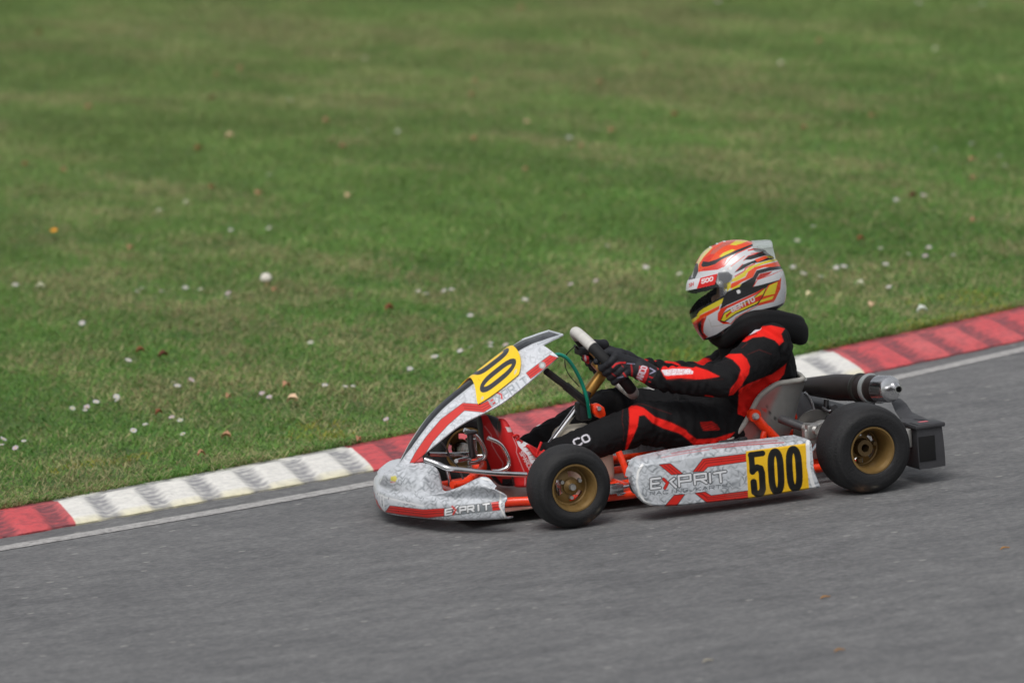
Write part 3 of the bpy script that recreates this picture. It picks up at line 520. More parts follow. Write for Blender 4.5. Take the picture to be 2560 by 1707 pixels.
def podcol(V):
    C=np.tile(np.array([.60,.625,.66]),(len(V),1)); Q=mirq(V); C=weave(C,Q,10.5,.8,-.12)
    R2=RED; bl=lin(70,12,10); L=[]
    L+=[('l',px('E',[(560,345),(1000,262),(1400,222),(1800,190)]),3.0,lin(190,120,128)),('l',px('E',[(1040,282),(1400,246),(1880,215)]),2.4,lin(196,80,84)),('l',px('E',[(440,392),(700,345),(1000,300)]),2.2,lin(200,130,135))]
    L+=outlined('E',[(420,478),(545,465),(685,580),(560,592)],R2); L+=[('l',px('E',[(470,485),(595,588)]),1.2,bl),('l',px('E',[(510,475),(640,583)]),1.2,bl)]
    L+=outlined('E',[(480,968),(590,838),(710,826),(610,968)],R2)
    L+=outlined('E',[(815,558),(930,408),(1440,350),(1440,435),(985,500),(935,550)],R2); L+=[('l',px('E',[(850,555),(948,432),(1440,376)]),1.2,bl),('l',px('E',[(885,553),(965,458),(1440,402)]),1.2,bl)]
    L+=outlined('E',[(840,812),(955,798),(1025,842),(1455,785),(1465,868),(980,922)],R2); L+=[('l',px('E',[(875,808),(1000,864),(1458,808)]),1.2,bl),('l',px('E',[(910,805),(990,886),(1460,832)]),1.2,bl)]
    up=px('E',(300,640))-px('E',(305,775))
    for w,c in((9.5,lin(40,42,46)),(5.2,np.array([.70,.71,.73]))):
        sl=px('E',(1,.0))*0
        L+=text('E',px('E',(318,758)),px('E',(425,745))-px('E',(318,758)),px('E',(0,-112))-px('E',(0,0)),w,c)
        L+=[('l',px('E',[(612,740),(545,672),(590,640)]),w,c)]
        L+=text('P',px('E',(650,728)),px('E',(788,712))-px('E',(650,728)),px('E',(-8,-118))-px('E',(0,0)),w,c)
        L+=text('R',px('E',(835,705)),px('E',(970,690))-px('E',(835,705)),px('E',(-8,-112))-px('E',(0,0)),w,c)
        L+=[('l',px('E',[(1015,682),(1008,580)]),w,c),('l',px('E',[(1140,678),(1130,570)]),w,c),('l',px('E',[(1060,578),(1195,556)]),w,c)]
    L+=[('l',px('E',[(465,645),(512,690),(480,752)]),8.6,lin(40,42,46)),('l',px('E',[(465,645),(512,690),(480,752)]),6.6,R2)]
    L+=text('RACING KARTS',px('E',(305,835)),px('E',(1215,745))-px('E',(305,835)),px('E',(0,-38))-px('E',(0,0)),1.8,lin(72,78,84))
    yl=px('E',[(1432,318),(2135,225),(2178,768),(1462,882)]); L+=[('p',yl,np.array(lin(228,180,26)))]
    def dig(ch,x,y,wd,hh,lw,sk): 
        return [('l',px('E',[(x+a*wd+b*sk,y+b*hh-a*wd*.115) for a,b in st]),lw,lin(12,12,12)) for st in GL[ch]]
    L+=[('l',px('E',[(1490,362),(1628,342)]),14.5,lin(12,12,12)),('l',px('E',[(1497,362),(1512,560)]),15,lin(12,12,12)),('l',px('E',[(1512,545),(1565,508),(1605,520),(1622,575),(1632,760),(1615,808),(1572,822),(1535,795),(1524,680)]),16.5,lin(12,12,12)),('l',px('E',[(1478,640),(1540,632)]),0.01,lin(12,12,12))]
    L+=dig('0',1718,328,112,474,17,28); L+=dig('0',1932,298,112,466,17,28)
    L+=[('l',px('E',[(2160,205),(2165,350),(2170,500),(2200,640),(2240,762)]),9,np.array([.75,.75,.74]))]
    # front lip left plain white
    L+=[('l',px('E',[(215,480),(165,560),(150,680),(175,800),(235,900),(330,960)]),5.5,np.array([.76,.76,.75]))]
    C=paint(C,Q,L); d=fbm(V[:,0],V[:,2]*2,18,6,4); k=np.clip((d-.5)*1.2,0,.28)[:,None]*np.clip((.085-V[:,2])/.05,0,1)[:,None]; return C*(1-k)+np.array([.12,.10,.08])*k
for s in(-1,1):
    mb=MB(); G=podgrid(s); mb.grid(G); n=G.shape[1]; c=G[-1]; mb.add(np.vstack([c,c.mean(0)[None]]),[(j,j+1,n) if s<0 else (j+1,j,n) for j in range(n-1)]); (mb.V.__setitem__(0,mb.V[0]+np.array([.10,0,-.03])) if s>0 else None); (mb.V.__setitem__(1,mb.V[1]+np.array([.10,0,-.03])) if s>0 else None); mb.build('side_pod',M_liv,kart,colf=podcol if s<0 else (lambda V:weave(np.tile(np.array([.60,.625,.66]),(len(V),1)),mirq(V),10.5,.8,-.12)),ang=45)
for s in(-1,1):
    for x in(.36,.72): MB().tube([(x,s*.335,.055),(x,s*.47,.06),(x+.02,s*.53,.10)],.009).build('pod_bar',M_chr,kart)
MB().tube([P('D',930,960,-.5),P('D',985,880,-.45)],.006,sm=1).build('pod_stay',M_chr,kart)
# chrome bumper bars ---------------------------------------------------------
cb=MB()
cb.tube([P('A',410,1010,-.2),P('A',500,1042,-.22),P('A',580,1075,-.25),P('A',700,1088,-.25),P('A',900,1110,-.25),P('A',1150,1122,-.25)],[.0075,.008,.0085,.0085,.0085,.0085])
cb.tube([P('A',440,972,-.02),P('A',600,976,.02),P('A',740,972,.08),P('A',772,985,.1),P('A',740,1000,.06),P('A',640,1022,-.04)],.007)
cb.tube([P('A',575,1090,-.1),P('A',590,1150,-.1),P('A',596,1200,-.1)],.006,sm=1); cb.tube([(-.37,-.2,.10),(-.37,.2,.10)],.009,sm=1); 
for s in(-1,1): cb.tube([(-.44,s*.05,.09),(-.37,s*.17,.10),(-.27,s*.18,.085)],.008)
cb.build('bumper_bar',M_chr,kart)
for s,Y in((-1,-.15),(1,.07)):
    pd=MB(); o_=np.array([0,Y+.15,0])
    q=[P('A',870,855,-.15),P('A',940,885,-.15),P('A',985,930,-.15),P('A',1022,1010,-.15),P('A',1015,1065,-.15),P('A',960,1092,-.15),P('A',900,1098,-.15)]
    pd.tube(np.array(q)+o_*(1,1,1),.0072); pd.build('pedal',M_chr,kart)
M_dst=mat('dark_steel',(.12,.12,.125),rough=.35,metal=.9,var=.15)
MB().tube([P('A',535,885,0),P('A',570,935,0),P('A',600,1000,0),P('A',650,1060,-.05),P('A',690,1150,-.1)],.003).build('brake_cable',M_dst,kart)
hz=MB(); hz.tube([P('A',740,820,.05),P('A',745,900,.05),P('A',760,990,.05)],.010); hz.box(P('A',745,815,.05),(.035,.03,.012),bev=.003); hz.build('pedal_mount',M_dst,kart)
# seat -----------------------------------------------------------------------
lip=np.array([P('D',*q,-.175)[[0,2]] for q in[(60,865),(150,832),(230,765),(300,680),(345,600),(375,545),(450,415),(600,305),(720,280),(832,262)]])
bk=np.array([(.60,.085),(.68,.052),(.76,.045),(.84,.055),(.885,.085),(.915,.12),(.942,.18),(.962,.24),(.978,.285),(.984,.312)])
lp=cr(lip,12); bp_=cr(bk,12); n=len(lp); T=np.linspace(-1,1,81); G=[]
for i in range(n):
    row=[]
    for t in T:
        a=abs(t); e=(1-(1-min(a*1.02,1))**2.2); yy=.178*np.sign(t)*(1-(1-a)**1.6); b=np.clip((a-.25)/.75,0,1)**1.7
        q=bp_[i]*(1-b)+lp[i]*b; row.append((q[0],yy,q[1]))
    G.append(row)
G=np.array(G)
def seatcol(V):
    C=np.tile(np.array([.215,.215,.205]),(len(V),1)); Q=mirq(V)
    C=paint(C,Q,[('p',px('D',[(300,700),(420,470),(620,320),(650,330),(560,520),(450,760),(380,830),(250,830)]),np.array([.30,.13,.12]))],6)  # soft red reflection painted into the seat colour
    for(x,y,r_) in((495,548,16),(552,575,13),(600,632,15),(520,512,9),(560,640,8)): C=paint(C,Q,[('p',px('D',[(x+r_*math.cos(t),y+r_*math.sin(t)) for t in np.linspace(0,6,10)]),np.array([.02,.02,.02]) if y!=548 else np.array(RED))])
    return C
seat=MB().shell(G,.006).build('seat',M_seat,kart,colf=seatcol)
MB().tube([(q[0],-.180,q[1]) for q in lp[::6]]+[(.948,-.165,.322),(.985,0,.318),(.948,.165,.322)]+[(q[0],.180,q[1]) for q in lp[::-6]],.0085,sm=2).build('seat_lip',mat('pale_fibreglass_edge',(.36,.35,.32),rough=.4,var=.15),seat)
for s in(-1,1):
    Y=.196*s; sb=MB(); f=lambda x,y:np.array(P('D',x,y,-.20))*(1,0,1)+np.array([0,Y,0])
    sb.tube([f(400,600),f(480,690),f(520,735)],[.017,.015,.014],sm=3); sb.tube([f(520,730),f(600,810),f(680,900)],.0145,sm=3); sb.tube([f(515,730),f(495,790),f(490,860)],.011,sm=2); sb.tube([f(400,600)+[0,.012*s,0],f(400,600)+[0,-.012*s,0]],.021,sm=1)
    o=sb.build('seat_stay',M_org,kart); MB().rev([(0,.026),(.007,.026),(.011,.020),(.012,.010)],f(402,606),(0,s,0),16).build('bolt',mat('zinc_bolt',(.5,.5,.5),rough=.45,metal=.5),o)
# steering ---------------------------------------------------------------------
SC=np.array([.336,0,.422]); tdir=nrm(P('B',430,110,0)-P('B',870,600,0)); ydir=np.array([0,1.,0]); ndir=np.array([-(-tdir[2]),0,-tdir[0]]); ndir=nrm(ndir)
SR=.137; ndir=nrm(ndir+np.array([0,-.13,0])); ydir=nrm(np.cross(ndir,tdir)); ydir=ydir*np.sign(ydir[1]); tdir=nrm(np.cross(ydir,ndir)); tdir=tdir*np.sign(tdir[2])
def wp(al,r=SR): return SC+r*(math.cos(al)*tdir+math.sin(al)*ydir)
sw=MB(); na=200; ns=20; G=[]
for i in range(na):
    a=2*math.pi*i/na; c=wp(a,SR*(1-.07*math.exp(-((abs(a-math.pi))/.5)**2))); rd=nrm(c-SC); rr=.0185
    G.append([c+rr*(math.cos(t)*rd+math.sin(t)*ndir) for t in np.linspace(0,2*math.pi,ns,endpoint=False)])
def swcol(V):
    d=V-SC; a=np.degrees(np.arctan2(d@ydir,d@tdir)); aa=np.abs(a); w_=np.clip((43-aa)/1.2,0,1); w2=np.clip((aa-128)/1.2,0,1); k=np.maximum(w_,w2*.8)[:,None]
    C=np.array([.012,.012,.013])*(1-k)+np.array([.62,.60,.565])*k; n_=fbm(a*.08,V[:,1]*30,3,3)[:,None]; C=C*(1-.35*np.clip(n_-.45,0,1)); return C
swo=MB().grid(G,cu=True,cv=True).build('steering_wheel',mat('wheel_suede',attr=True,rough=.75),kart,colf=swcol)
sp=MB(); HB=SC-ndir*.028
for a in(math.radians(-78),math.radians(78),math.pi): sp.tube([HB+ndir*.004,HB+(wp(a,SR*.55)-HB)*.8+ndir*.003,wp(a,SR-.01)],[.011,.009,.008],n=8)
sp.rev([(0,.010),(.030,.010),(.032,.004),(.030,-.006),(0,-.006)],HB,ndir,28); sp.build('spoke',mat('gold_anodised',lin(140,105,55),rough=.35,metal=.8,var=.15),swo)
cdir=nrm(P('B',625,440,0)-P('B',240,960,0)); c0=P('B',625,440,0); 
sc_=MB(); sc_.tube([c0-cdir*.42,c0-cdir*.06],.0105,sm=1); cl=sc_.build('steering_column',M_chr,kart)
h_=MB(); h_.rev([(.0105,-.115),(.017,-.112),(.0185,-.10),(.019,-.04),(.017,-.02),(.024,-.012),(.024,.0),(0,.002)],c0+cdir*.03,cdir,28); h_.build('column_hub',mat('gold_hub',lin(165,125,62),rough=.38,metal=.65,var=.12),cl)
k_=MB(); k_.box(SC+tdir*.085-ndir*.028,(.035,.05,.022),bev=.005); k_.tube([SC+tdir*.085-ndir*.03,P('B',440,235,-.02)],.0045,sm=1); k_.build('kill_switch',M_blk,swo)
MB().tube([P('B',440,240,-.02),P('B',380,300,0),P('B',372,370,0),P('B',400,440,0),P('B',470,520,0)],.0016).build('wire',M_blk,swo)
br=MB(); a_,b_,c_=P('B',240,415,-.13),P('B',380,520,-.09),P('B',520,635,-.05)
br.tube([a_,b_],.012,n=8,sm=1); br.tube([b_,c_],.0145,n=8,sm=1); br.build('panel_stay',mat('black_steel_stay',(.05,.05,.052),rough=.4,metal=.4,var=.2),kart)
MB().tube([P('B',300,300,-.1),P('B',335,298,-.1),P('B',385,325,-.1),P('B',440,400,-.09),P('B',490,500,-.08),P('B',525,610,-.08),P('B',545,735,-.06)],.0062).build('brake_hose',mat('teal_hose',lin(0,128,104),rough=.28,coat=.5),kart)
ub=MB(); ub.tube([P('B',460,700,-.03),P('B',500,640,-.03),P('B',530,560,-.02)],.012); ub.box(P('B',500,690,-.03),(.045,.05,.06),bev=.008); ub.build('column_bearing',M_blk,kart)
ob=MB(); q=[P('B',*p_,-.07)[[0,2]] for p_ in[(560,650),(600,638),(640,665),(652,715),(630,748),(590,735),(565,705)]]; ob.prism(q,-.08,-.05,.003); o=ob.build('column_bracket',M_org,kart); MB().rev([(0,.012),(.007,.012),(.008,.0)],P('B',602,672,-.08),(0,-1,0),16).build('bolt',M_chr,o)
# fuel tank
tk=MB(); tk.box((.235,.0,.135),(.15,.24,.19),bev=.045,seg=5); tk.build('fuel_tank',mat('milky_plastic',lin(205,196,178),rough=.45,spec=.4,var=.06),kart)
# rear axle, brake and carrier
ra=MB(); ra.tube([(.97,-.50,.14),(.97,.50,.14)],.02,n=24,sm=1); ra.build('rear_axle',M_alu,kart)
for Y in(-.25,.25):
    q=MB(); q.rev([(.02,-.02),(.045,-.02),(.05,-.012),(.05,.012),(.045,.02),(.02,.02)],(.97,Y,.14),(0,1,0),30); q.box((.97,Y,.095),(.09,.034,.05),bev=.006); q.build('axle_bearing',M_alu,kart)
q=MB(); q.tube([P('D',650,632,-.20),P('D',760,672,-.24),P('D',880,718,-.28)],[.0145,.0145,.014],sm=1); q.build('seat_strut',mat('grey_tube',(.10,.10,.105),rough=.4,metal=.6,var=.2),kart)
q=MB(); q.tube([P('D',870,715,-.28),P('D',940,728,-.30),P('D',1000,740,-.32)],[.016,.019,.015],sm=1); q.box(P('D',945,750,-.30),(.045,.04,.05),bev=.008); q.box(P('D',930,800,-.30),(.05,.03,.055),bev=.008); q.build('strut_clamp',M_alu,kart)
dp=MB(); dp.rev([(.03,.003),(.078,.003),(.078,-.003),(.03,-.003),(.03,.003)],(.97,-.19,.14),(0,1,0),60); dp.build('brake_disc',mat('brake_steel',(.2,.19,.18),rough=.4,metal=.9),kart)
bc=MB(); bc.box((1.03,-.19,.175),(.05,.04,.04),bev=.008); bc.tube([(1.0,-.19,.22),P('D',1110,560,-.22),P('D',1180,520,-.22)],.005,sm=4); bc.rev([(0,.01),(.012,.01),(.012,-.01),(0,-.01)],P('D',1150,530,-.22),(0,1,0),14); bc.build('brake_caliper',M_dst,kart)
q=MB(); out=[P('D',*p_,.16)[[0,2]] for p_ in[(700,440),(730,400),(770,376),(880,380),(915,415),(945,470),(968,540),(985,620),(960,690),(880,700),(760,700),(700,640)]]
q.prism(out,.145,.175,.006); cg=q.build('chain_guard',mat('grey_guard',(.135,.14,.15),rough=.42,var=.12),kart)
MB().tube([P('D',*p_,.14) for p_ in[(880,380),(915,415),(945,470),(968,540),(985,620),(985,660)]],.0035).build('guard_edge',mat('pale_edge',(.4,.42,.44),rough=.35),cg)
q=MB(); q.prism([P('D',*p_,.05)[[0,2]] for p_ in[(735,530),(765,560),(780,610),(770,640),(740,600)]],.02,.06,.003); q.build('engine_bracket',M_org,kart)
q=MB(); q.tube([P('D',700,560,0),P('D',735,600,0)],.010,sm=1); q.tube([P('D',690,600,0),P('D',740,575,0)],.007,sm=1); q.build('bracket_bolt',M_chr,kart)
q=MB(); q.prism([P('D',*p_,-.05)[[0,2]] for p_ in[(700,790),(740,735),(785,720),(792,830),(700,830)]],-.06,-.04,.003); q.build('seat_gusset',M_org,kart)
cbm=MB()
cbm.tube([P('D',40,880,-.28),P('D',100,862,-.28),P('D',180,850,-.28),P('D',260,842,-.27),P('D',320,815,-.26)],[.006,.009,.007,.009,.006]); cbm.box(P('D',290,835,-.28),(.03,.02,.02),bev=.005); cbm.build('throttle_cable',M_blk,kart)
# engine, on the far side of the seat
en=MB(); en.box((.78,.33,.12),(.22,.16,.12),bev=.02)
for k in range(7): en.box((.735,.33,.175+k*.014),(.13,.13,.006),bev=.002)
en.rev([(.0,.02),(.045,.02),(.055,.0),(.055,-.03)],(.735,.33,.275),(0,0,1),24); en.build('engine',M_dst,kart)
ab=MB(); ab.box((.60,.36,.17),(.12,.14,.12),bev=.025,seg=4); ab.build('airbox',M_blk,kart)
# exhaust --------------------------------------------------------------------------
E0=P('D',745,318,.28); E1=P('D',1712,352,-.23); ea=nrm(E1-E0); EL_=np.linalg.norm(E1-E0)
M_exh=mat('scorched_steel',attr=True,rough=.42,metal=.55,var=.22,vscale=22)
pf=cr(np.array([(.014,-.06),(.019,0),(.0265,.13*EL_),(.0385,.36*EL_),(.0435,.47*EL_),(.0435,.60*EL_),(.0435,.86*EL_),(.041,.89*EL_)]),6)
def excol(V):
    t=((V-E0)@ea)/EL_; n_=fbm(V[:,0]+V[:,1],V[:,2],26,2,4)[:,None]; C=np.array([.040,.037,.037])*(1-n_)*1.3+np.array([.050,.034,.030])*n_; return C*(1+.25*np.clip(.5-t,0,1)[:,None])
ex=MB().rev([tuple(q) for q in pf],E0,ea,60).build('exhaust',M_exh,kart,colf=excol)
MB().tube([E0+ea*-.05,E0+ea*-.10+[0,.02,-.02],(.80,.33,.20)],[.015,.018,.02]).build('header_pipe',M_dst,ex)
c=MB(); c.rev([(.0400,.865*EL_),(.0440,.872*EL_),(.0440,.97*EL_),(.041,.985*EL_),(.030,.995*EL_),(.0,.995*EL_)],E0,ea,60); cn=c.build('exhaust_can',mat('polished_steel',(.66,.66,.67),rough=.2,metal=1,var=.08,vscale=30),ex)
oc=E0+ea*EL_*.99; side=nrm(np.cross(ea,[0,0,1.])); c=MB(); o1=oc-np.array([0,0,0])+side*.0; 
c.tube([oc-side*.012+[0,0,.008],oc+ea*.012-side*.010+[0,0,.006],oc+ea*.03-side*.0+[0,0,0.002]],[.015,.0145,.0115],cap=False); tip=oc+ea*.03+np.array([0,0,.002]); ta=nrm(ea*.9+side*.45)
c.rev([(.0115,-.006),(.0125,.0),(.0125,.022),(.0095,.022),(.009,-.004)],tip,ta,24); c.build('outlet',mat('polished_steel'),cn)
MB().rev([(0,.004),(.0094,.004)],tip,ta,20).build('outlet_bore',mat('bore_black',(.004,.004,.004),rough=.9),cn)  # near-black disc closing the outlet bore
for f,cc in((.69,mat('dark_clamp',(.055,.055,.05),rough=.4,metal=.6)),(.785,mat('pale_clamp',(.42,.45,.45),rough=.3,metal=.5))):
    c=MB(); hh=f*EL_; G=[]
    for a in np.linspace(0,2*np.pi,60,endpoint=False):
        pass
    c.rev([(.0425,hh-.009),(.0475,hh-.008),(.0495,hh-.002),(.0495,hh+.002),(.0475,hh+.008),(.0425,hh+.009)],E0,ea,60); c.build('clamp',cc,ex)
c=MB(); q_=E0+ea*.80*EL_; c.tube([q_+[0,0,-.042],q_+ea*.05+[0,0,-.044]],.005,sm=1); c.build('spring',M_chr,ex)
for f in(.35,.8): 
    q_=E0+ea*f*EL_; MB().tube([q_+[0,0,-.042],q_+[-.01,0,-.085],(q_[0]-.04,q_[1]+.02,.07)],.009).build('exhaust_cradle',M_dst,kart)
# rear bumper ------------------------------------------------------------------------
def ring(y,xa,xb,za,zb,lean=0): 
    k=cr(np.array([(xa+.012,za),(xb-.012,za),(xb,za+.012),(xb+lean,zb-.014),(xb+lean-.010,zb),(xa+.012,zb+.004),(xa,zb-.008),(xa,za+.012)]),4,True); return [(p_[0],y,p_[1]) for p_ in k]
rb=MB(); ye=[-.60,-.595,-.56,-.50,-.44,-.38,-.30,-.15,0,.15,.30,.38,.44,.50,.56,.595,.60]
def rbs(y):
    a=abs(y); 
    if a>.43: return (1.145,1.236,.052,.190 if a>.5 else .185,-.004)
    t=np.clip((.44-a)/.14,0,1); t=t*t*(3-2*t); return (1.150-.01*t,1.236-.02*t,.052+.06*t,.185-.012*t,-.004)
rb.grid([ring(y,*rbs(y)) for y in ye],cv=True,capu=True); rbo=rb.build('rear_bumper',M_grey,kart,ang=50)
for s in(-1,1):
    q=MB(); q.box((1.176,s*.6005,.115),(.056,.004,.080),bev=.0015); q.build('end_shade_panel',mat('deep_black',(.004,.004,.0045),rough=.9),rbo)  # flat black panel on the end face, painted as the shade of a recess
    q=MB(); q.box((1.190,s*.565,.186),(.105,.085,.014),bev=.005); q.build('end_cap',M_grey,rbo)
    q=MB(); q.box((1.128,s*.56,.15),(.02,.03,.06),bev=.004); q.build('bumper_bracket',M_alu,rbo)
    q=MB(); q.tube([(1.04,s*.32,.055),(1.10,s*.33,.08),(1.15,s*.35,.10)],.011); q.build('bumper_stay',M_alu,kart)
q=MB(); q.box((1.190,-.55,.1937),(.03,.018,.001),bev=0); q.build('sticker',mat('red_sticker',lin(190,90,100),rough=.5),rbo)
fl=MB(); G=[[ (x,y,z-.03*((y+.3)/.25)**2*.2) for y in np.linspace(-.52,-.05,14)] for x,z in [(1.13,.245),(1.16,.238),(1.19,.215),(1.205,.19)]]
MB().shell([[P('D',*q,Y) for q,Y in row] for row in [
  [((1700,470),-.12),((1735,560),-.2),((1780,625),-.30),((1850,665),-.44)],
  [((1745,440),-.10),((1790,530),-.2),((1840,590),-.30),((1930,645),-.46)],
  [((1790,455),-.10),((1850,500),-.2),((1900,580),-.32),((2060,655),-.50)]]],.004).build('bumper_wing',M_grey,rbo,ang=60)
# ------------------------------------------------------------------ driver
drv=thing('person',(.75,0,.05),'driver in black and red race suit and striped helmet, gripping the steering wheel','person')
bmB=MB()
def cap(pts,r,n=20,sm=6): bmB.tube(pts,r,n=n,sm=sm); 
def ball(c,r,sc=(1,1,1)):
    prof=[(r*math.sin(a),-r*math.cos(a)) for a in np.linspace(.01,math.pi-.01,16)]; V0=len(bmB.V); bmB.rev(prof,(0,0,0),(0,0,1),20); bmB.V[-1]=bmB.V[-1]*np.array(sc)+np.asarray(c)
    bmB.V[-1]=bmB.V[-1]
def caplim(a,b,ra,rb_):
    a=np.asarray(a,float);b=np.asarray(b,float); cap([a,b],[ra,rb_],sm=8); ball(a,ra); ball(b,rb_)
SEG=[]   # name, joints, for telling body regions apart
sh={};el={};wr={};hp={};kn={};an={}
sh[-1]=P('C',1060,1250,-.165); sh[1]=sh[-1]*(1,-1,1)+np.array([.06,0,-.06])
el[-1]=P('F',1700,715,-.27); el[1]=P('F',1440,690,.20)
wr[-1]=P('F',985,685,-.175); wr[1]=P('F',830,590,.165)
hp[-1]=P('F',1700,1200,-.095); hp[1]=hp[-1]*(1,-1,1)
kn[-1]=P('F',850,1140,-.135); kn[1]=P('B',690,668,.135)
an[-1]=P('K',850,1130,-.115); an[1]=P('K',720,960,.115)
spine=[(P('C',860,1130,0),.055,.085),(P('C',930,1290,0),.088,.155),(P('C',930,1460,0),.112,.172),(P('C',860,1640,0),.115,.165),(P('F',1640,930,0),.118,.155),(P('F',1690,1060,0),.120,.165),(P('F',1700,1180,0),.105,.165),(P('F',1700,1260,0),.07,.13)]
G=[]; cen_=cr(np.array([np.r_[c,rx,ry] for c,rx,ry in spine]),6); Tn=np.gradient(cen_[:,:3],axis=0)
for i in range(len(cen_)):
    T_=nrm(Tn[i]*(1,0,1)); X_=np.array([-T_[2],0,T_[0]]); G.append([cen_[i,:3]+X_*cen_[i,3]*math.copysign(abs(math.cos(a))**.85,math.cos(a))+np.array([0,1,0])*cen_[i,4]*math.copysign(abs(math.sin(a))**.85,math.sin(a)) for a in np.linspace(0,2*math.pi,32,endpoint=False)])
bmB.grid(G,cv=True,capu=True)
caplim(P('C',800,1000,0),P('C',900,1250,0),.058,.085)
for s in(-1,1):
    fs=1. if s<0 else .88; ball(sh[s],.074*fs); caplim(sh[s]*(1,.55,1)+np.array([0,0,.0]),sh[s],.085*fs,.072*fs)
    caplim(sh[s],sh[s]*.45+el[s]*.55,.070*fs,.064*fs); caplim(sh[s]*.45+el[s]*.55,el[s],.064*fs,.056*fs)
    m=el[s]*.6+wr[s]*.4; caplim(el[s],m,.055,.052 if s<0 else .045); caplim(m,wr[s],.050 if s<0 else .045,.036)
    m=hp[s]*.5+kn[s]*.5+np.array([0,0,.0]); caplim(hp[s],m,.092,.082); caplim(m,kn[s],.082,.066); ball(kn[s],.066)
    m=kn[s]*.5+an[s]*.5; caplim(kn[s],m,.064,.058); caplim(m,an[s],.057,.044)
# head
hc=P('C',765,640,0); ball(hc,.086,(1.0,.82,1.2)); ball(hc+np.array([-.033,.010,-.05]),.052,(1,.9,1)); ball(hc+np.array([-.086,.026,-.02]),.012,(1.2,.8,1.3)); caplim(hc+[.01,0,-.06],P('C',800,1050,0),.06,.058)
body=bmB.build('body',mat('suit_fabric',attr=True,rough=.85,spec=.25,bump=.12,bscale=500),None,smooth=True)
def remesh(o,vox,smooth=4,fac=.5,dec=None):
    m=o.modifiers.new('r','REMESH'); m.mode='VOXEL'; m.voxel_size=vox; m.use_smooth_shade=True
    if smooth: m2=o.modifiers.new('s','SMOOTH'); m2.factor=fac; m2.iterations=smooth
    bpy.context.view_layer.update(); dg=bpy.context.evaluated_depsgraph_get(); me=bpy.data.meshes.new_from_object(o.evaluated_get(dg)); old=o.data; o.modifiers.clear(); nm=old.name; o.data=me; bpy.data.meshes.remove(old); me.name=nm
    return me
me=remesh(body,.0032,16)
def getv(me): a=np.empty(len(me.vertices)*3,np.float32); me.vertices.foreach_get('co',a); return a.reshape(-1,3).astype(float)
def getn(me): a=np.empty(len(me.vertices)*3,np.float32); me.vertices.foreach_get('normal',a); return a.reshape(-1,3).astype(float)
V=getv(me); N=getn(me)
def segd(V,a,b):
    ab=b-a; t=np.clip(((V-a)@ab)/(ab@ab),0,1); return np.linalg.norm(V-a-t[:,None]*ab,axis=1),t
D={}
for s in(-1,1):
    D['ua',s]=segd(V,sh[s],el[s])[0]/.066; D['fa',s]=segd(V,el[s],wr[s])[0]/.052; D['th',s]=segd(V,hp[s],kn[s])[0]/.082; D['sk',s]=segd(V,kn[s],an[s])[0]/.058
D['to',0]=np.minimum.reduce([segd(V,spine[i][0],spine[i+1][0])[0] for i in range(len(spine)-1)])/.15
keys=list(D); reg=np.argmin(np.stack([D[k] for k in keys]),0); R_=lambda *ks: np.isin(reg,[keys.index(k) for k in ks])
# folds of the cloth: ridges running round the limbs, strongest at the joints
dsp=np.zeros(len(V))
for s in(-1,1):
    for (a,b,k) in((sh[s],el[s],'ua'),(el[s],wr[s],'fa'),(hp[s],kn[s],'th'),(kn[s],an[s],'sk')):
        d,t=segd(V,a,b); L_=np.linalg.norm(b-a); m=R_((k,s)); nn=fbm(V[:,0]+V[:,1]*.7,V[:,2]-V[:,1]*.4,16,3,2); jt=np.exp(-(t*L_/.07)**2)+np.exp(-((1-t)*L_/.07)**2)
        w_=np.sin(t*L_*150+nn*9+V[:,1]*20)*(.25+.75*jt)*.0058*np.clip(nn*2-.3,0,1); dsp+=np.where(m,w_,0)
m=R_(('to',0)); nn=fbm(V[:,0]*1.,V[:,2]+V[:,1]*.5,12,6,3); dsp+=np.where(m,np.sin((V[:,0]*.8+V[:,2])*90+nn*10)*.0060*np.clip(nn*2-.5,0,1),0)
dsp+=(fbm(V[:,0]+V[:,1],V[:,2]-V[:,1],28,8,3)-.5)*.010
hd=np.linalg.norm(V-hc,axis=1)<.14; dsp[hd]=0
V=V+N*dsp[:,None]; me.vertices.foreach_set('co',V.astype(np.float32).ravel()); me.update()
SR_=np.array(lin(222,34,26)); SB=np.array([.0075,.0075,.0085]); C=np.tile(SB,(len(V),1)); Q=proj(V); Qm=mirq(V)
def pr(mask,layers,QQ=Q,soft=.9):
    i=np.where(mask)[0]; C[i]=paint(C[i],QQ[i],layers,soft)
near=V[:,1]<.02
stitch=np.array([.10,.014,.012])
# near arm
pr(R_(('ua',-1),('to',0),('fa',-1))&near,[('p',px('F',[(1700,455),(1740,432),(1870,428),(1925,480),(1960,560),(1945,640),(1870,760),(1790,850),(1740,862),(1760,790),(1830,700),(1865,600),(1850,560),(1780,490)]),SR_)])
pr(R_(('fa',-1),('ua',-1))&near,[('p',px('F',[(1040,600),(1060,560),(1180,552),(1370,575),(1400,562),(1520,600),(1650,665),(1560,680),(1420,695),(1250,682),(1100,692),(1070,660)]),SR_),('p',px('F',[(1047,598),(1170,585),(1330,585),(1372,610),(1372,636),(1100,655),(1075,650)]),np.array([.74,.70,.74])),
   ]+text('SPARCO',px('F',(1110,645)),px('F',(1350,632))-px('F',(1110,645)),px('F',(3,-46))-px('F',(0,0)),1.6,np.array([.62,.30,.32]))+[('l',px('F',[(1500,860),(1570,870),(1610,900)]),3,SR_*.8),('p',px('F',[(1000,868),(1120,850),(1300,880),(1380,895),(1220,925),(1120,905)]),SR_*.8),('l',px('F',[(1120,700),(1400,705),(1680,690)]),.9,stitch)])
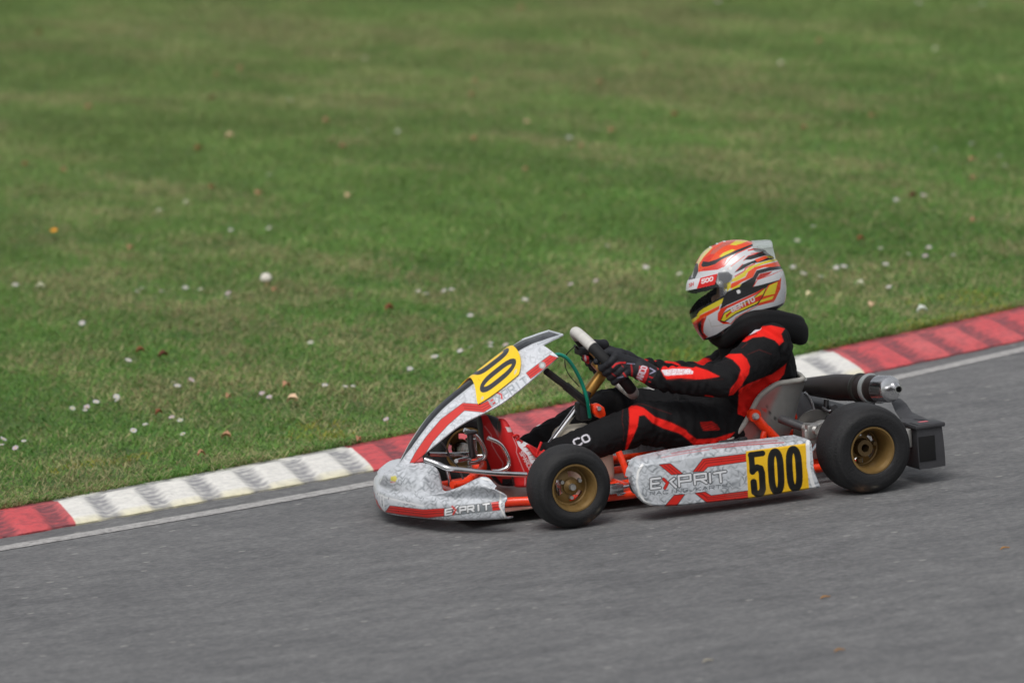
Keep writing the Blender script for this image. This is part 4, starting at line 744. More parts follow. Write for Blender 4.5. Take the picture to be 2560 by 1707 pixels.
pr(R_(('to',0))&(V[:,1]<.06),[('p',px('C',[(760,1190),(830,1120),(960,1040),(1080,1025),(1230,1050),(1190,1110),(1215,1190),(1170,1235),(1120,1180),(1000,1135),(880,1150),(800,1195)]),SR_)])
pr((R_(('ua',-1))|R_(('to',0)))&near,[('p',px('C',[(760,1190),(830,1120),(960,1030),(1080,1015),(1230,1050),(1190,1110),(1215,1190),(1170,1235),(1120,1180),(1000,1135),(880,1150),(800,1195)]),SR_),('l',px('C',[(830,1330),(950,1280),(1080,1330)]),1.,stitch),('l',px('C',[(760,1260),(820,1210),(800,1190)]),1,stitch),('p',px('C',[(800,1130),(920,1040),(975,1040),(965,1062),(840,1125)]),np.array([.66,.62,.68])),('l',px('C',[(820,1130),(920,1105)]),2,np.array([.03,.01,.01]))])
# flank and chest
pr(R_(('to',0),('ua',-1))&near,[('p',px('F',[(1845,800),(1930,745),(2063,690),(2190,640),(2300,560),(2335,528),(2310,640),(2210,760),(2063,860),(2000,950),(1930,1050),(1840,1180),(1825,1150),(1840,950)]),SR_)])
pr(R_(('to',0),('ua',1))&(V[:,1]<.12),[('p',px('F',[(1440,460),(1520,405),(1545,415),(1500,480),(1470,570),(1450,620),(1410,600),(1440,520)]),SR_),('l',px('F',[(1610,415),(1530,460),(1480,510)]),1.6,np.array([.22,.13,.06]))])
# near leg
lm=R_(('th',-1),('sk',-1),('to',0))&near
pr(lm,[('p',px('F',[(708,985),(730,965),(790,962),(860,985),(980,1080),(1150,1140),(1300,1215),(1320,1245),(1410,1310),(1600,1300),(1730,1260),(1800,1240),(1760,1290),(1640,1360),(1600,1385),(1430,1392),(1380,1370),(1290,1290),(1230,1250),(1060,1195),(950,1140),(870,1060),(815,1070),(800,1180),(750,1300),(690,1420),(672,1420),(690,1330),(712,1180),(715,1080)]),SR_),
 ('p',px('F',[(1445,1135),(1560,1125),(1620,1160),(1650,1215),(1480,1222),(1455,1180)]),SR_*.55)]+[('l',px('F',[(1450,1150+k*18),(1630,1148+k*18)]),1.2,SB) for k in range(4)]+[('l',px('F',[(655,940),(640,1100),(660,1250),(655,1330)]),.9,stitch),('l',px('F',[(700,940),(860,950),(1000,1000),(1150,1050)]),.9,stitch)])
pr(R_(('sk',-1))&near,text('CO',px('F',(165,1385)),px('F',(315,1320))-px('F',(165,1385)),px('F',(-34,-62))-px('F',(0,0)),3.3,np.array([.72,.70,.76])))
# far limbs show a little red too
pr(R_(('fa',1),('ua',1)),[('l',px('F',[(990,640),(1040,660)]),3,SR_)])
# far side mirrored flashes on the parts seen from the other side
pr(R_(('th',1),('sk',1),('ua',1),('fa',1))&(V[:,1]>.16),[('l',px('F',[(1880,440),(1945,570),(1790,850)]),14,SR_),('l',px('F',[(1080,620),(1600,660)]),14,SR_),('l',px('F',[(1000,1090),(1300,1230),(1450,1350),(1700,1290)]),14,SR_)],Qm)
# face inside the helmet
q=V[hd]-hc; sk=np.tile(np.array([.42,.25,.18]),(hd.sum(),1)); up=q[:,2]; bal=(q[:,0]>-.045)|(up<-.055)|(up>.035); sk[bal]=[.02,.02,.022]
ey=(np.abs(np.abs(q[:,1])-.032)<.014)&(np.abs(up-.004)<.008)&(q[:,0]<-.05); sk[ey]=[.03,.02,.02]; C[hd]=sk
setcol(me,C); body.parent=drv; body.matrix_parent_inverse=PINV['person']
# boots ---------------------------------------------------------------------------------
M_suede=mat('boot_suede',attr=True,rough=.6,bump=.1,bscale=400)
def ringloft(poly,a0,a1,wfun,yc,nl=70,nr=60,e=2.3):      # loft of rings across a side outline; poly in (x,z), axis from a0 to a1
    a0=np.asarray(a0,float);a1=np.asarray(a1,float); u=nrm(a1-a0); f=np.array([u[1],-u[0]]); H=np.linalg.norm(a1-a0); pl=np.array(poly); hh=(pl-a0)@u; ff=(pl-a0)@f; lo,hi=hh.min(),hh.max(); G=[]
    ts=.5-.5*np.cos(np.linspace(.04,math.pi-.04,nl)); 
    for t in ts:
        h=lo+(hi-lo)*t; xs_=[]
        for i in range(len(pl)):
            h1,h2=hh[i],hh[(i+1)%len(pl)]
            if (h1-h)*(h2-h)<0: xs_.append(ff[i]+(ff[(i+1)%len(pl)]-ff[i])*(h-h1)/(h2-h1))
        if len(xs_)<2: continue
        m,r_2=(max(xs_)+min(xs_))/2,(max(xs_)-min(xs_))/2; w_=wfun(t); row=[]
        for an_ in np.linspace(0,2*math.pi,nr,endpoint=False):
            ca,sa=math.cos(an_),math.sin(an_); F_=m+r_2*math.copysign(abs(ca)**(2/e),ca); Y_=w_*math.copysign(abs(sa)**(2/e),sa); q=a0+u*h+f*F_; row.append((q[0],yc+Y_,q[1]))
        G.append(row)
    return np.array(G)
def boot(yc,outl,a0,a1,lay,sole):
    poly=cr(np.array([P('K',*q,yc)[[0,2]] for q in outl]),5,True); A0=P('K',*a0,yc)[[0,2]];A1=P('K',*a1,yc)[[0,2]]
    G=ringloft(poly,A0,A1,lambda t:.045*(math.sin(math.pi*min(.5,t*.5+.22)))*(1-.15*max(0,t-.6)/.4)*min(1,((t+.02)/.12)**.5),yc,220,240)
    mb=MB().grid(G,cv=True,capu=True)
    def col(V):
        W=np.array(V); Q=proj(W-np.array([0,1,0])*(W[:,1:2]-yc)*1.0-np.array([0,.0,0])); C=np.tile(np.array(lin(190,22,24)),(len(V),1)); return paint(C,Q,lay,.8)
    return mb.build('boot',M_suede,drv,colf=col,ang=60)
LG=np.array(lin(205,130,132)); KB=np.array([.015,.015,.017])
boot(-.115,[(338,628),(395,625),(440,690),(500,800),(600,880),(720,940),(880,1050),(900,1180),(800,1300),(720,1440),(620,1450),(520,1445),(490,1330),(440,1180),(385,1040),(345,850),(330,720)],(345,640),(690,1440),
 [('p',px('K',[(365,705),(440,710),(455,765),(390,765)]),np.array([.62,.5,.5])),('l',px('K',[(445,820),(490,940),(485,1010),(600,1280),(600,1420)]),2.2,LG),
  ('p',px('K',[(480,840),(560,900),(640,880),(665,930),(700,1000),(780,1110),(770,1170),(720,1200),(650,1130),(620,1050),(560,990),(510,930)]),np.array([.72,.72,.75]))]+
 [('l',px('K',[(545+k*32,905+k*48),(600+k*38,885+k*50)]),1.8,np.array(lin(180,25,25))) for k in range(6)]+
 text('SPARCO',px('K',(525,1020)),px('K',(650,1230))-px('K',(525,1020)),px('K',(32,-28))-px('K',(0,0)),2.0,np.array([.66,.55,.56]))+[('l',px('K',[(318,640),(322,850),(370,1060),(430,1200),(480,1340),(500,1450)]),7,KB)],None)
boot(.115,[(78,600),(130,570),(200,566),(300,605),(345,640),(350,760),(420,900),(560,960),(700,1000),(760,1100),(640,1260),(480,1320),(480,1420),(330,1425),(200,1270),(150,1100),(100,880),(80,720)],(110,590),(440,1400),
 [('p',px('K',[(160,560),(250,565),(345,615),(345,700),(330,850),(290,830),(230,720),(190,660)]),KB*1.6),('p',px('K',[(200,680),(290,790),(305,835),(260,820)]),LG*.8),('l',px('K',[(120,700),(185,800),(190,920),(250,1030),(325,1140),(320,1240)]),2.0,LG*.9),
  ('l',px('K',[(68,600),(85,850),(125,1080),(190,1270),(320,1430)]),12,KB),('p',px('K',[(330,1340),(480,1330),(480,1430),(340,1430)]),KB)],None)
lc=MB(); lc.tube([P('K',500,835,-.155),P('K',540,820,-.155),P('K',570,830,-.15),P('K',565,870,-.15),P('K',545,880,-.155)],.0035); 
lc.tube([P('K',665,945,-.155),P('K',700,970,-.16),P('K',760,1050,-.165),P('K',800,1080,-.165),P('K',850,1040,-.165),P('K',890,1010,-.165)],.005); lc.tube([P('K',790,1060,-.165),P('K',815,990,-.165),P('K',850,905,-.16)],.004)
lc.build('lace',mat('red_lace',lin(195,25,22),rough=.7),drv)
# gloves ------------------------------------------------------------------------------------
M_glove=mat('glove_fabric',attr=True,rough=.7,bump=.15,bscale=450)
def glove(s,al,layers,mask=None):
    global bmB
    bmB=MB(); Pm=wp(al); tg=nrm(wp(al+.02)-wp(al-.02))*(-s if s else 1); tg=tg if tg[2]>0 else -tg; ou=nrm(Pm-SC)      # ou: away from the hub
    nd=ndir; W=wr[s]
    palm=Pm+nd*.046+ou*.016
    caplim(W*1.0,W*.5+palm*.5,.034,.033)
    for k,o_ in enumerate((-.030,-.010,.010,.030)):
        kx_=Pm+tg*o_+nd*.030+ou*.024; caplim(W*.55+palm*.45+tg*o_*.8,kx_,.019,.0165)
        r1=(.0118,.0122,.0125,.0115)[k]; a=Pm+tg*o_
        mid=a+nd*.002+ou*.031; tipj=a-nd*.028+ou*.010; tipe=a-nd*.024-ou*(.014+.003*k)
        caplim(kx_,mid+nd*.004,.0158,r1*1.06); caplim(mid,tipj,r1,r1*.95); caplim(tipj,tipe,r1*.95,r1*.86)
    th0=palm+tg*.020-ou*.012; th1=Pm+tg*.046+nd*.028-ou*.018; th2=Pm+tg*.056-nd*.002-ou*.024; th3=Pm+tg*.052-nd*.024-ou*.016
    caplim(th0,th1,.020,.015); caplim(th1,th2,.014,.0125); caplim(th2,th3,.012,.0105)
    o=bmB.build('glove',M_glove,drv); me=remesh(o,.0022,4,.4); V=getv(me); N=getn(me)
    V=V+N*((fbm(V[:,0]+V[:,1],V[:,2]-V[:,1],45,3,3)-.5)*.0035)[:,None]; me.vertices.foreach_set('co',V.astype(np.float32).ravel()); me.update()
    C=np.tile(np.array([.011,.012,.016]),(len(V),1)); Q=proj(V); C=paint(C,Q,layers,.8); setcol(me,C); return o
Z['R']=(1440,800,240/1882)
GR=np.array(lin(190,30,34)); WT=np.array([.66,.55,.62]); MV=np.array([.28,.27,.38])
gl=[('l',px('R',[(720,920),(780,860),(860,838),(960,835)]),4.5,GR*1.1),('l',px('R',[(1080,860),(1100,1000),(1085,1250),(1060,1310)]),3.6,GR*.8),('l',px('R',[(1000,850),(1150,860)]),1.8,MV),('p',px('R',[(1240,895),(1400,910),(1430,960),(1420,1080),(1360,1220),(1280,1320),(1150,1330),(1050,1320),(1130,1250),(1190,1100),(1230,1000)]),GR)]
gl+=text('SPARCO',px('R',(1165,1300)),px('R',(1310,925))-px('R',(1165,1300)),px('R',(-45,-18))-px('R',(0,0))+px('R',(120,40))*0,3.0,WT) if False else []
# lettering runs up the cuff
o_=px('R',(1235,1300)); rgt=px('R',(1395,925))-o_; upv=px('R',(0,0))*0+np.array([-13.5,-3.5])
gl+=text('SPARCO',o_,rgt,upv,3.2,WT)
gl+=[('l',px('R',[(1450,940),(1555,1000),(1450,1050)]),2.6,MV*1.3),('l',px('R',[(1440,1110),(1570,1160)]),3.6,GR),('l',px('R',[(1430,1205),(1530,1250)]),3.4,GR),('l',px('R',[(1600,930),(1660,1060),(1730,1140)]),3.6,GR*.8),('l',px('R',[(1660,1200),(1690,1210)]),2.6,GR*.6),('l',px('R',[(1690,1280),(1790,1350)]),2.4,GR*.5),('l',px('R',[(1590,1290),(1640,1400)]),3,GR*.35),
 ('l',px('R',[(930,1040),(970,1100)]),4.4,GR*.8),('l',px('R',[(980,1170),(1020,1230)]),3.8,GR*.8),('l',px('R',[(810,1130),(920,1110)]),2.4,MV*.7),('l',px('R',[(1000,1110),(1040,1150)]),3,MV*.5),('l',px('R',[(890,880),(930,920)]),2.4,GR*.5),('l',px('R',[(700,1040),(770,1100)]),3,GR*.5)]
glove(-1,math.radians(-84),gl)
gl2=[('p',px('R',[(135,640),(200,650),(250,720),(255,860),(210,850),(150,800),(130,720)]),GR),('l',px('R',[(175,700),(190,790)]),4.5,WT),('l',px('R',[(310,850),(440,850)]),4,GR),('l',px('R',[(330,770),(370,800)]),3,GR*.6),('l',px('R',[(700,630),(780,665)]),3,GR),('l',px('R',[(840,765),(940,740)]),4.5,GR)]
glove(1,math.radians(98),gl2)
# helmet ----------------------------------------------------------------------------------------
HO=[(330,1190),(268,1085),(225,1010),(203,940),(190,870),(178,780),(172,700),(172,620),(182,550),(215,480),(240,400),(262,340),(300,270),(350,212),(420,160),(500,122),(570,100),(700,87),(800,91),(870,108),(950,143),(1030,190),(1090,245),(1140,300),(1185,370),(1222,450),(1240,550),(1243,620),(1238,700),(1222,790)]
HO=HO[1:-1]; HO=[(332,1172)]+HO+[(1220,768)]
HA=math.radians(17.); E1h=np.array([math.cos(HA),-math.sin(HA),0]); E2h=np.array([math.sin(HA),math.cos(HA),0]); OH=P('C',700,650,0)   # the head is turned a little into the corner
def P2(x,y):
    a_,b_,s_=Z['C']; v=ray(a_+x*s_,b_+y*s_); return CAM+v*(((OH-CAM)@E2h)/(v@E2h))
def L2(x,y): p=P2(x,y); return np.array([(p-OH)@E1h,p[2]])
def toW(q): q=np.asarray(q,float); return OH*np.array([1,1,0])+q[...,0:1]*E1h+q[...,1:2]*E2h+q[...,2:3]*np.array([0,0,1.])
def hlat(V): return (np.asarray(V)-OH)@E2h
def hmir(V): V=np.asarray(V,float); l=hlat(V); return proj(V-(l+np.abs(l))[:,None]*E2h)
hp_=np.array([L2(*q) for q in HO]); A_=hp_[0]; B2=hp_[-1]; fd=nrm(A_-B2); ud=np.array([fd[1],-fd[0]]); ud=ud if ud[1]>0 else -ud
pl=np.vstack([cr(hp_,6),]); hh=(pl-B2)@ud; ff=(pl-B2)@fd; HM=hh.max()
def hgrid(off=0.,nl=300,nr=420,t0=.004,t1=.999):
    G=[]; 
    for t in np.sin(np.linspace(math.asin(t0),math.asin(t1),nl)):
        h=HM*t; xs_=[]
        for i in range(len(pl)):
            h1,h2=hh[i],hh[(i+1)%len(pl)]
            if (h1-h)*(h2-h)<=0 and h1!=h2: xs_.append(ff[i]+(ff[(i+1)%len(pl)]-ff[i])*(h-h1)/(h2-h1))
        if len(xs_)<2: continue
        m,r2=(max(xs_)+min(xs_))/2,(max(xs_)-min(xs_))/2+off; hm=.42
        w_=.121*((max(0,1-max(0,(t-hm)/(1-hm))**2.3))**.5 if t>hm else 1-.13*((hm-t)/hm)**2)+off
        row=[]
        for a in np.linspace(0,2*math.pi,nr,endpoint=False):
            ca,sa=math.cos(a),math.sin(a); e=2.25; F_=m+r2*math.copysign(abs(ca)**(2/e),ca); Y_=w_*math.copysign(abs(sa)**(2/e),sa)*(1-.06*max(0,ca)**2); q=B2+ud*h+fd*F_; row.append((q[0],Y_,q[1]))
        G.append(toW(row))
    return np.array(G)
PORT=px('C',[(150,660),(262,672),(300,655),(385,640),(480,600),(548,605),(560,690),(520,715),(420,770),(320,815),(245,868),(160,905)])
hw_=np.array([.55,.56,.58]); OR=np.array(lin(222,72,28)); RO=np.array(lin(205,50,34)); YE=np.array(lin(208,192,48)); BK=np.array([.014,.014,.016]); DR=np.array(lin(170,40,28)); CY=np.array(lin(214,200,130))
HL=[('p',[(270,400),(250,350),(300,265),(420,150),(570,80),(700,70),(880,95),(900,135),(700,215),(600,290),(560,380),(500,410),(300,455)],OR),
 ('p',[(330,400),(420,380),(560,300),(600,290),(560,380),(500,410),(310,450)],RO),('p',[(400,260),(440,200),(560,120),(690,85),(640,130),(560,160),(470,230),(420,290)],np.array(lin(186,92,78))),('p',[(330,340),(350,290),(420,240),(470,240),(400,320)],RO),
 ('p',[(262,400),(270,330),(325,235),(420,150),(440,170),(345,270),(292,350),(283,410)],CY),
 ('p',[(630,140),(700,90),(840,92),(760,125),(690,145)],YE),('p',[(515,265),(560,225),(655,188),(690,195),(600,250),(545,278)],YE),
 ('p',[(318,362),(335,320),(400,325),(480,300),(560,262),(700,198),(875,130),(885,150),(720,222),(600,275),(540,300),(470,350),(390,375),(335,382)],BK),
 ('p',[(560,380),(640,290),(705,235),(860,162),(1000,140),(1080,230),(980,218),(860,232),(790,270),(740,370),(680,400),(600,445),(500,445),(300,470),(298,432),(500,410)],hw_),
 ('l',[(560,380),(640,290),(705,235),(860,162)],10,RO),('l',[(830,200),(990,165)],14,RO),('l',[(870,185),(960,178)],8,RO),
 ('l',[(780,310),(830,262),(990,215)],10,RO),('p',[(785,305),(830,265),(990,220),(1035,250),(860,300)],BK),('l',[(860,235),(980,222)],8,RO),
 ('p',[(690,430),(760,360),(920,300),(1090,270),(1110,290),(960,330),(870,345),(760,410),(680,445)],BK),('p',[(900,300),(1000,262),(1120,250),(1020,290),(930,330)],OR),('p',[(1020,262),(1110,250),(1130,280),(1060,285)],YE),
 ('l',[(685,485),(790,425),(800,395),(900,345)],12,RO),('l',[(700,420),(770,350)],8,RO),
 ('p',[(640,545),(660,510),(770,445),(840,380),(1000,322),(1130,285),(1145,312),(1000,348),(880,392),(812,452),(800,482),(700,535)],YE),
 ('p',[(630,605),(648,560),(800,492),(830,432),(900,382),(1160,318),(1195,360),(1185,378),(1000,385),(920,412),(880,492),(760,545),(690,595),(640,615)],OR),
 ('p',[(560,560),(640,540),(640,600),(600,650),(570,640)],YE),('p',[(640,640),(660,605),(755,560),(740,595),(660,645)],YE),
 ('p',[(730,605),(760,560),(880,492),(920,420),(1060,382),(1195,370),(1210,400),(1060,425),(950,455),(920,505),(890,605),(860,650),(700,670)],BK),
 ('p',[(915,510),(960,455),(1095,425),(1060,462),(940,520)],DR),('l',[(610,400),(700,330),(790,262)],7,OR),('l',[(1100,470),(1205,440)],8,DR),('l',[(900,250),(1010,205),(1050,215)],9,BK),
 ('l',[(880,605),(930,520),(1080,468),(1200,418)],10,RO),('p',[(885,600),(935,525),(1080,472),(1190,420),(1215,420),(1205,480),(1170,500),(960,580)],hw_),
 ('p',[(540,725),(600,650),(720,600),(860,600),(960,578),(1180,518),(1180,540),(1060,580),(1020,612),(860,682),(600,795),(520,845),(540,790)],BK),
 ('p',[(975,705),(1050,578),(1165,528),(1190,490),(1180,620),(1120,745),(950,800),(930,790)],OR*.85),('p',[(992,700),(1062,582),(1152,542),(1120,672)],YE),('p',[(950,770),(965,742),(1110,692),(1092,730)],YE),
 ('p',[(490,900),(530,835),(880,675),(1000,612),(1020,620),(900,690),(600,832),(560,880),(538,960),(620,985),(640,1002),(540,1002),(500,970)],np.array(lin(208,48,18))),
 ('l',[(640,1000),(700,930),(930,800),(1110,755)],9,np.array(lin(200,50,25))),
 ('p',[(520,975),(562,880),(640,835),(880,712),(1035,592),(1000,690),(935,790),(700,895),(570,985)],BK),('p',[(535,962),(572,885),(645,845),(880,725),(1022,608),(985,690),(925,778),(700,882),(570,970)],YE),
 ('p',[(585,905),(640,860),(885,725),(992,675),(955,745),(640,885),(590,940)],np.array(lin(196,40,24))),
 ('p',[(160,905),(245,862),(320,808),(440,745),(560,690),(600,700),(560,735),(330,845),(290,905),(205,965)],BK),
 ('p',[(300,862),(340,832),(560,716),(545,770),(520,800),(340,885),(290,915),(270,905)],YE),('p',[(205,985),(290,915),(520,800),(512,842),(330,942),(250,1020)],OR),('p',[(195,985),(205,960),(290,905),(300,925),(230,985)],YE),
 ('p',[(225,1015),(330,940),(380,925),(340,1010),(345,1100),(385,1140),(330,1200),(250,1100)],np.array(lin(150,30,22))),('p',[(280,1000),(320,960),(315,1060),(345,1130),(300,1110)],BK),
 ('l',[(385,1140),(330,1090),(350,960),(370,922)],10,RO),('p',[(350,1095),(372,932),(420,905),(500,868),(495,960),(560,1005),(620,1000),(400,1115),(375,1132)],hw_),('l',[(400,945),(420,1000),(430,1030),(560,1010)],7,np.array([.40,.40,.36])),
 ('p',[(640,1012),(700,940),(780,892),(900,860),(1000,838),(1150,800),(1225,765),(1320,750),(1320,1330),(250,1330),(300,1180),(480,1115)],BK),
 ('p',[(180,520),(225,490),(240,400),(262,340),(285,345),(285,430),(245,520)],BK)]
def hcol(V):
    C=np.tile(hw_,(len(V),1)); Q=hmir(V); C=paint(C,Q,[(l[0],px('C',l[1]))+((l[2]*.22962,) if l[0]=='l' else ())+(l[-1],) for l in HL],.7)
    k=hlat(V)<0; C[k]=paint(C[k],Q[k],text('BENITO',px('C',(655,868)),px('C',(900,748))-px('C',(655,868)),px('C',(-14,-44))-px('C',(0,0)),3.0,np.array([.66,.58,.60])),.7)
    C=paint(C,Q,[('p',px('C',[(140,606),(300,580),(470,540),(525,600),(480,645),(300,675),(150,690)]),BK)],.7); C[len(C)-NIN:]=[.02,.02,.022]
    for(x,y,r_) in((725,650,22),(635,395,20),(570,430,20),(600,455,12)): C=paint(C,Q,[('p',px('C',[(x+r_*math.cos(t),y+r_*math.sin(t)) for t in np.linspace(0,6,12)]),np.array([.7,.7,.7]))],.7)
    return C
def cut(mb_,G,keep,thick=None):
    n1,n2=G.shape[:2]; V=G.reshape(-1,3); Q=hmir(V); idx=np.arange(n1*n2).reshape(n1,n2); a=idx[:-1,:].ravel(); F=np.stack([idx[:-1,:],idx[1:,:],np.roll(idx,-1,1)[1:,:],np.roll(idx,-1,1)[:-1,:]],-1).reshape(-1,4)
    Qf=Q[F].mean(1); Vf=V[F].mean(1); k=keep(Qf,Vf); F=F[k]; used=np.unique(F); mp=-np.ones(len(V),int); mp[used]=np.arange(len(used)); mb_.add(V[used],mp[F].tolist()); return mb_
G=hgrid(); hb=cut(MB(),G,lambda q,v:~inpoly(q,PORT)); Gi=hgrid(-.012,120,160); cut(hb,Gi[:, ::-1],lambda q,v:~inpoly(q,PORT),None); NIN=len(hb.V[-1])
helmet=hb.build('helmet',mat('helmet_paint',attr=True,rough=.24,coat=.6,var=.02),drv,colf=lambda V:np.where((np.arange(len(V))<n_out)[:,None],hcol(V),np.array([.03,.03,.032])) if False else hcol(V),ang=60)
VIS=px('C',[(140,640),(300,600),(450,560),(500,440),(600,425),(660,470),(645,520),(600,560),(600,640),(560,712),(430,785),(325,842),(255,880),(150,915)])
STR=px('C',[(140,530),(300,500),(505,448),(500,440),(465,572),(300,612),(150,640)])
def vcol(V):
    Q=hmir(V); C=np.tile(np.array([.045,.045,.052]),(len(V),1))
    L=[('p',px('C',[(500,440),(520,720),(700,600),(640,430)]),np.array([.088,.088,.098]))]; C=paint(C,Q,L,2)
    for(x,y,r_) in((520,553,26),(592,632,26)): C=paint(C,Q,[('p',px('C',[(x+r_*math.cos(t),y+r_*math.sin(t)) for t in np.linspace(0,6,12)]),np.array([.02,.02,.02])),('p',px('C',[(x+r_*.55*math.cos(t),y+r_*.55*math.sin(t)) for t in np.linspace(0,6,12)]),np.array([.6,.6,.6]))],.6)
    return C
def vmat():
    m=bpy.data.materials.new('visor_polycarbonate'); m.use_nodes=True; n,L=nodes(m); b=n['Principled BSDF']; a=n.new('ShaderNodeAttribute'); a.attribute_name='col'; L.new(a.outputs['Color'],b.inputs['Base Color']); b.inputs['Roughness'].default_value=.08
    t=n.new('ShaderNodeBsdfTransparent'); t.inputs[0].default_value=(.93,.95,.94,1); mx=n.new('ShaderNodeMixShader')
    sp_=n.new('ShaderNodeSeparateColor'); L.new(a.outputs['Color'],sp_.inputs[0]); mr=n.new('ShaderNodeMapRange'); mr.inputs[1].default_value=.046; mr.inputs[2].default_value=.088; mr.inputs[3].default_value=.10; mr.inputs[4].default_value=.72; L.new(sp_.outputs[0],mr.inputs[0])
    L.new(mr.outputs[0],mx.inputs[0]); L.new(t.outputs[0],mx.inputs[1]); L.new(b.outputs[0],mx.inputs[2]); L.new(mx.outputs[0],n['Material Output'].inputs[0]); return m
G=hgrid(.0045,260,400); vz=cut(MB(),G,lambda q,v:inpoly(q,VIS)&~inpoly(q,STR)&(((v-OH)@E1h)<.06)); vis=vz.build('visor',vmat(),helmet,colf=vcol,ang=60)
def scol(V):
    Q=hmir(V); C=np.tile(np.array([.66,.66,.68]),(len(V),1)); L=[('p',px('C',[(268,620),(310,500),(505,450),(470,575)]),np.array(lin(205,26,24)))]+[('l',px('C',[(150,645),(262,622),(262,650)]),1.,np.array([.5,.5,.5]))]
    C=paint(C,Q,L,.7); k=hlat(V)<0; C[k]=paint(C[k],Q[k],text('500',px('C',(322,560)),px('C',(440,528))-px('C',(322,560)),px('C',(6,-42))-px('C',(0,0)),2.6,np.array([.75,.7,.7]))+text('SN',px('C',(186,598)),px('C',(232,582))-px('C',(186,598)),px('C',(2,-34))-px('C',(0,0)),1.8,np.array(lin(190,40,35))),.7)
    return C
G=hgrid(.0062,300,420); cut(MB(),G,lambda q,v:inpoly(q,STR)&(((v-OH)@E1h)<.02)).build('visor_strip',mat('helmet_strip',attr=True,rough=.3),helmet,colf=scol,ang=60)
# rear spoiler, clear plastic
sp2=MB(); up_=[P('C',*q,0) for q in[(850,112),(930,108),(1075,100)]]
rows=[]
for y in np.linspace(-.075,.075,21):
    k=1-(abs(y)/.075)**2.5*.5
    a=P2(860,118);b=P2(1073,104);c=P2(1112,262); w3=lambda q,dx,dy,dz:q+E1h*dx+E2h*dy+np.array([0,0,dz]); rows.append([w3(a,0,y,-.010*(1-k)*2),w3(a*.5+b*.5,0,y,-.002-.012*(1-k)*2),w3(b,-.004*(1-k),y,-.02*(1-k)),w3(b*.6+c*.4,-.006,y,-.01*(1-k)),w3(c,-.008,y*1.1,0)])
gm=mat('smoky_clear_plastic',(.62,.68,.66),rough=.25,trans=.35,alpha=.72)
sp2.shell(rows,.003); sp2.build('spoiler',gm,helmet,ang=30)
for s in(-1,1):
    pts=[P2(*p_)+E2h*s*.0725 for p_ in[(885,122),(1066,112),(1103,255),(1060,232),(985,172)]]
    V_=np.array([p_-E2h*.0012 for p_ in pts]+[p_+E2h*.0012 for p_ in pts]); MB().add(V_,[(0,1,2,3,4),(9,8,7,6,5)]+[(k,(k+1)%5,5+(k+1)%5,5+k) for k in range(5)]).build('spoiler_side',gm,helmet,smooth=False)
# top vents
for k,(x,y) in enumerate(((425,158),(497,122),(572,98))):
    q=MB(); c=P2(x,y+6); q.box(c-np.array([0,0,.003]),(.012,.03,.009),R=np.stack([E1h,E2h,np.array([0,0,1.])],1),bev=.003); q.build('vent',mat('vent_plastic',(.5,.52,.5),rough=.35),helmet)
# neck brace -------------------------------------------------------------------------------------
nb=MB(); G=[]; cF=P('C',535,1185,0); cB=P('C',1378,1062,0); cN=P('C',905,985,-.150); na=140
m=(cF+cB)/2; hf=(cB-cF)/2; off=(cN-m)*(1,0,1)
for i in range(na):
    a=2*math.pi*i/na; ca=math.cos(a); sa=math.sin(a); c=m+hf*ca+np.array([0,1,0])*.150*sa+off*sa*sa*(1,0,1)
    rad=nrm(hf*ca/np.linalg.norm(hf)+np.array([0,1,0])*sa); vert=nrm(np.array([-.25,0,1.])); b=(ca+1)/2
    hr=.024*(1-b)+.051*b+.002*abs(sa); wr_=.022*(1-b)+.026*b; row=[]
    for t in np.linspace(0,2*math.pi,34,endpoint=False):
        e=2.8; ct=math.copysign(abs(math.cos(t))**(2/e),math.cos(t)); st_=math.copysign(abs(math.sin(t))**(2/e),math.sin(t)); sm=1-.10*math.exp(-((st_-.45)/.08)**2)*(1 if ct>0 else 0)
        row.append(c+rad*wr_*ct*sm+vert*hr*st_-rad*.012*max(0,-st_)*b)
    G.append(row)
nb.grid(G,cu=True,cv=True); nb.build('neck_brace',mat('black_foam',(.0075,.0075,.0085),rough=.75,spec=.3,bump=.1,bscale=250),drv,ang=60)
cl_=MB(); cl_.tube([P('C',700,1120,0)+[0,0,0],P('C',780,1260,0)],[.070,.085],n=30,sm=4); cl_.build('collar',mat('black_foam'),drv)
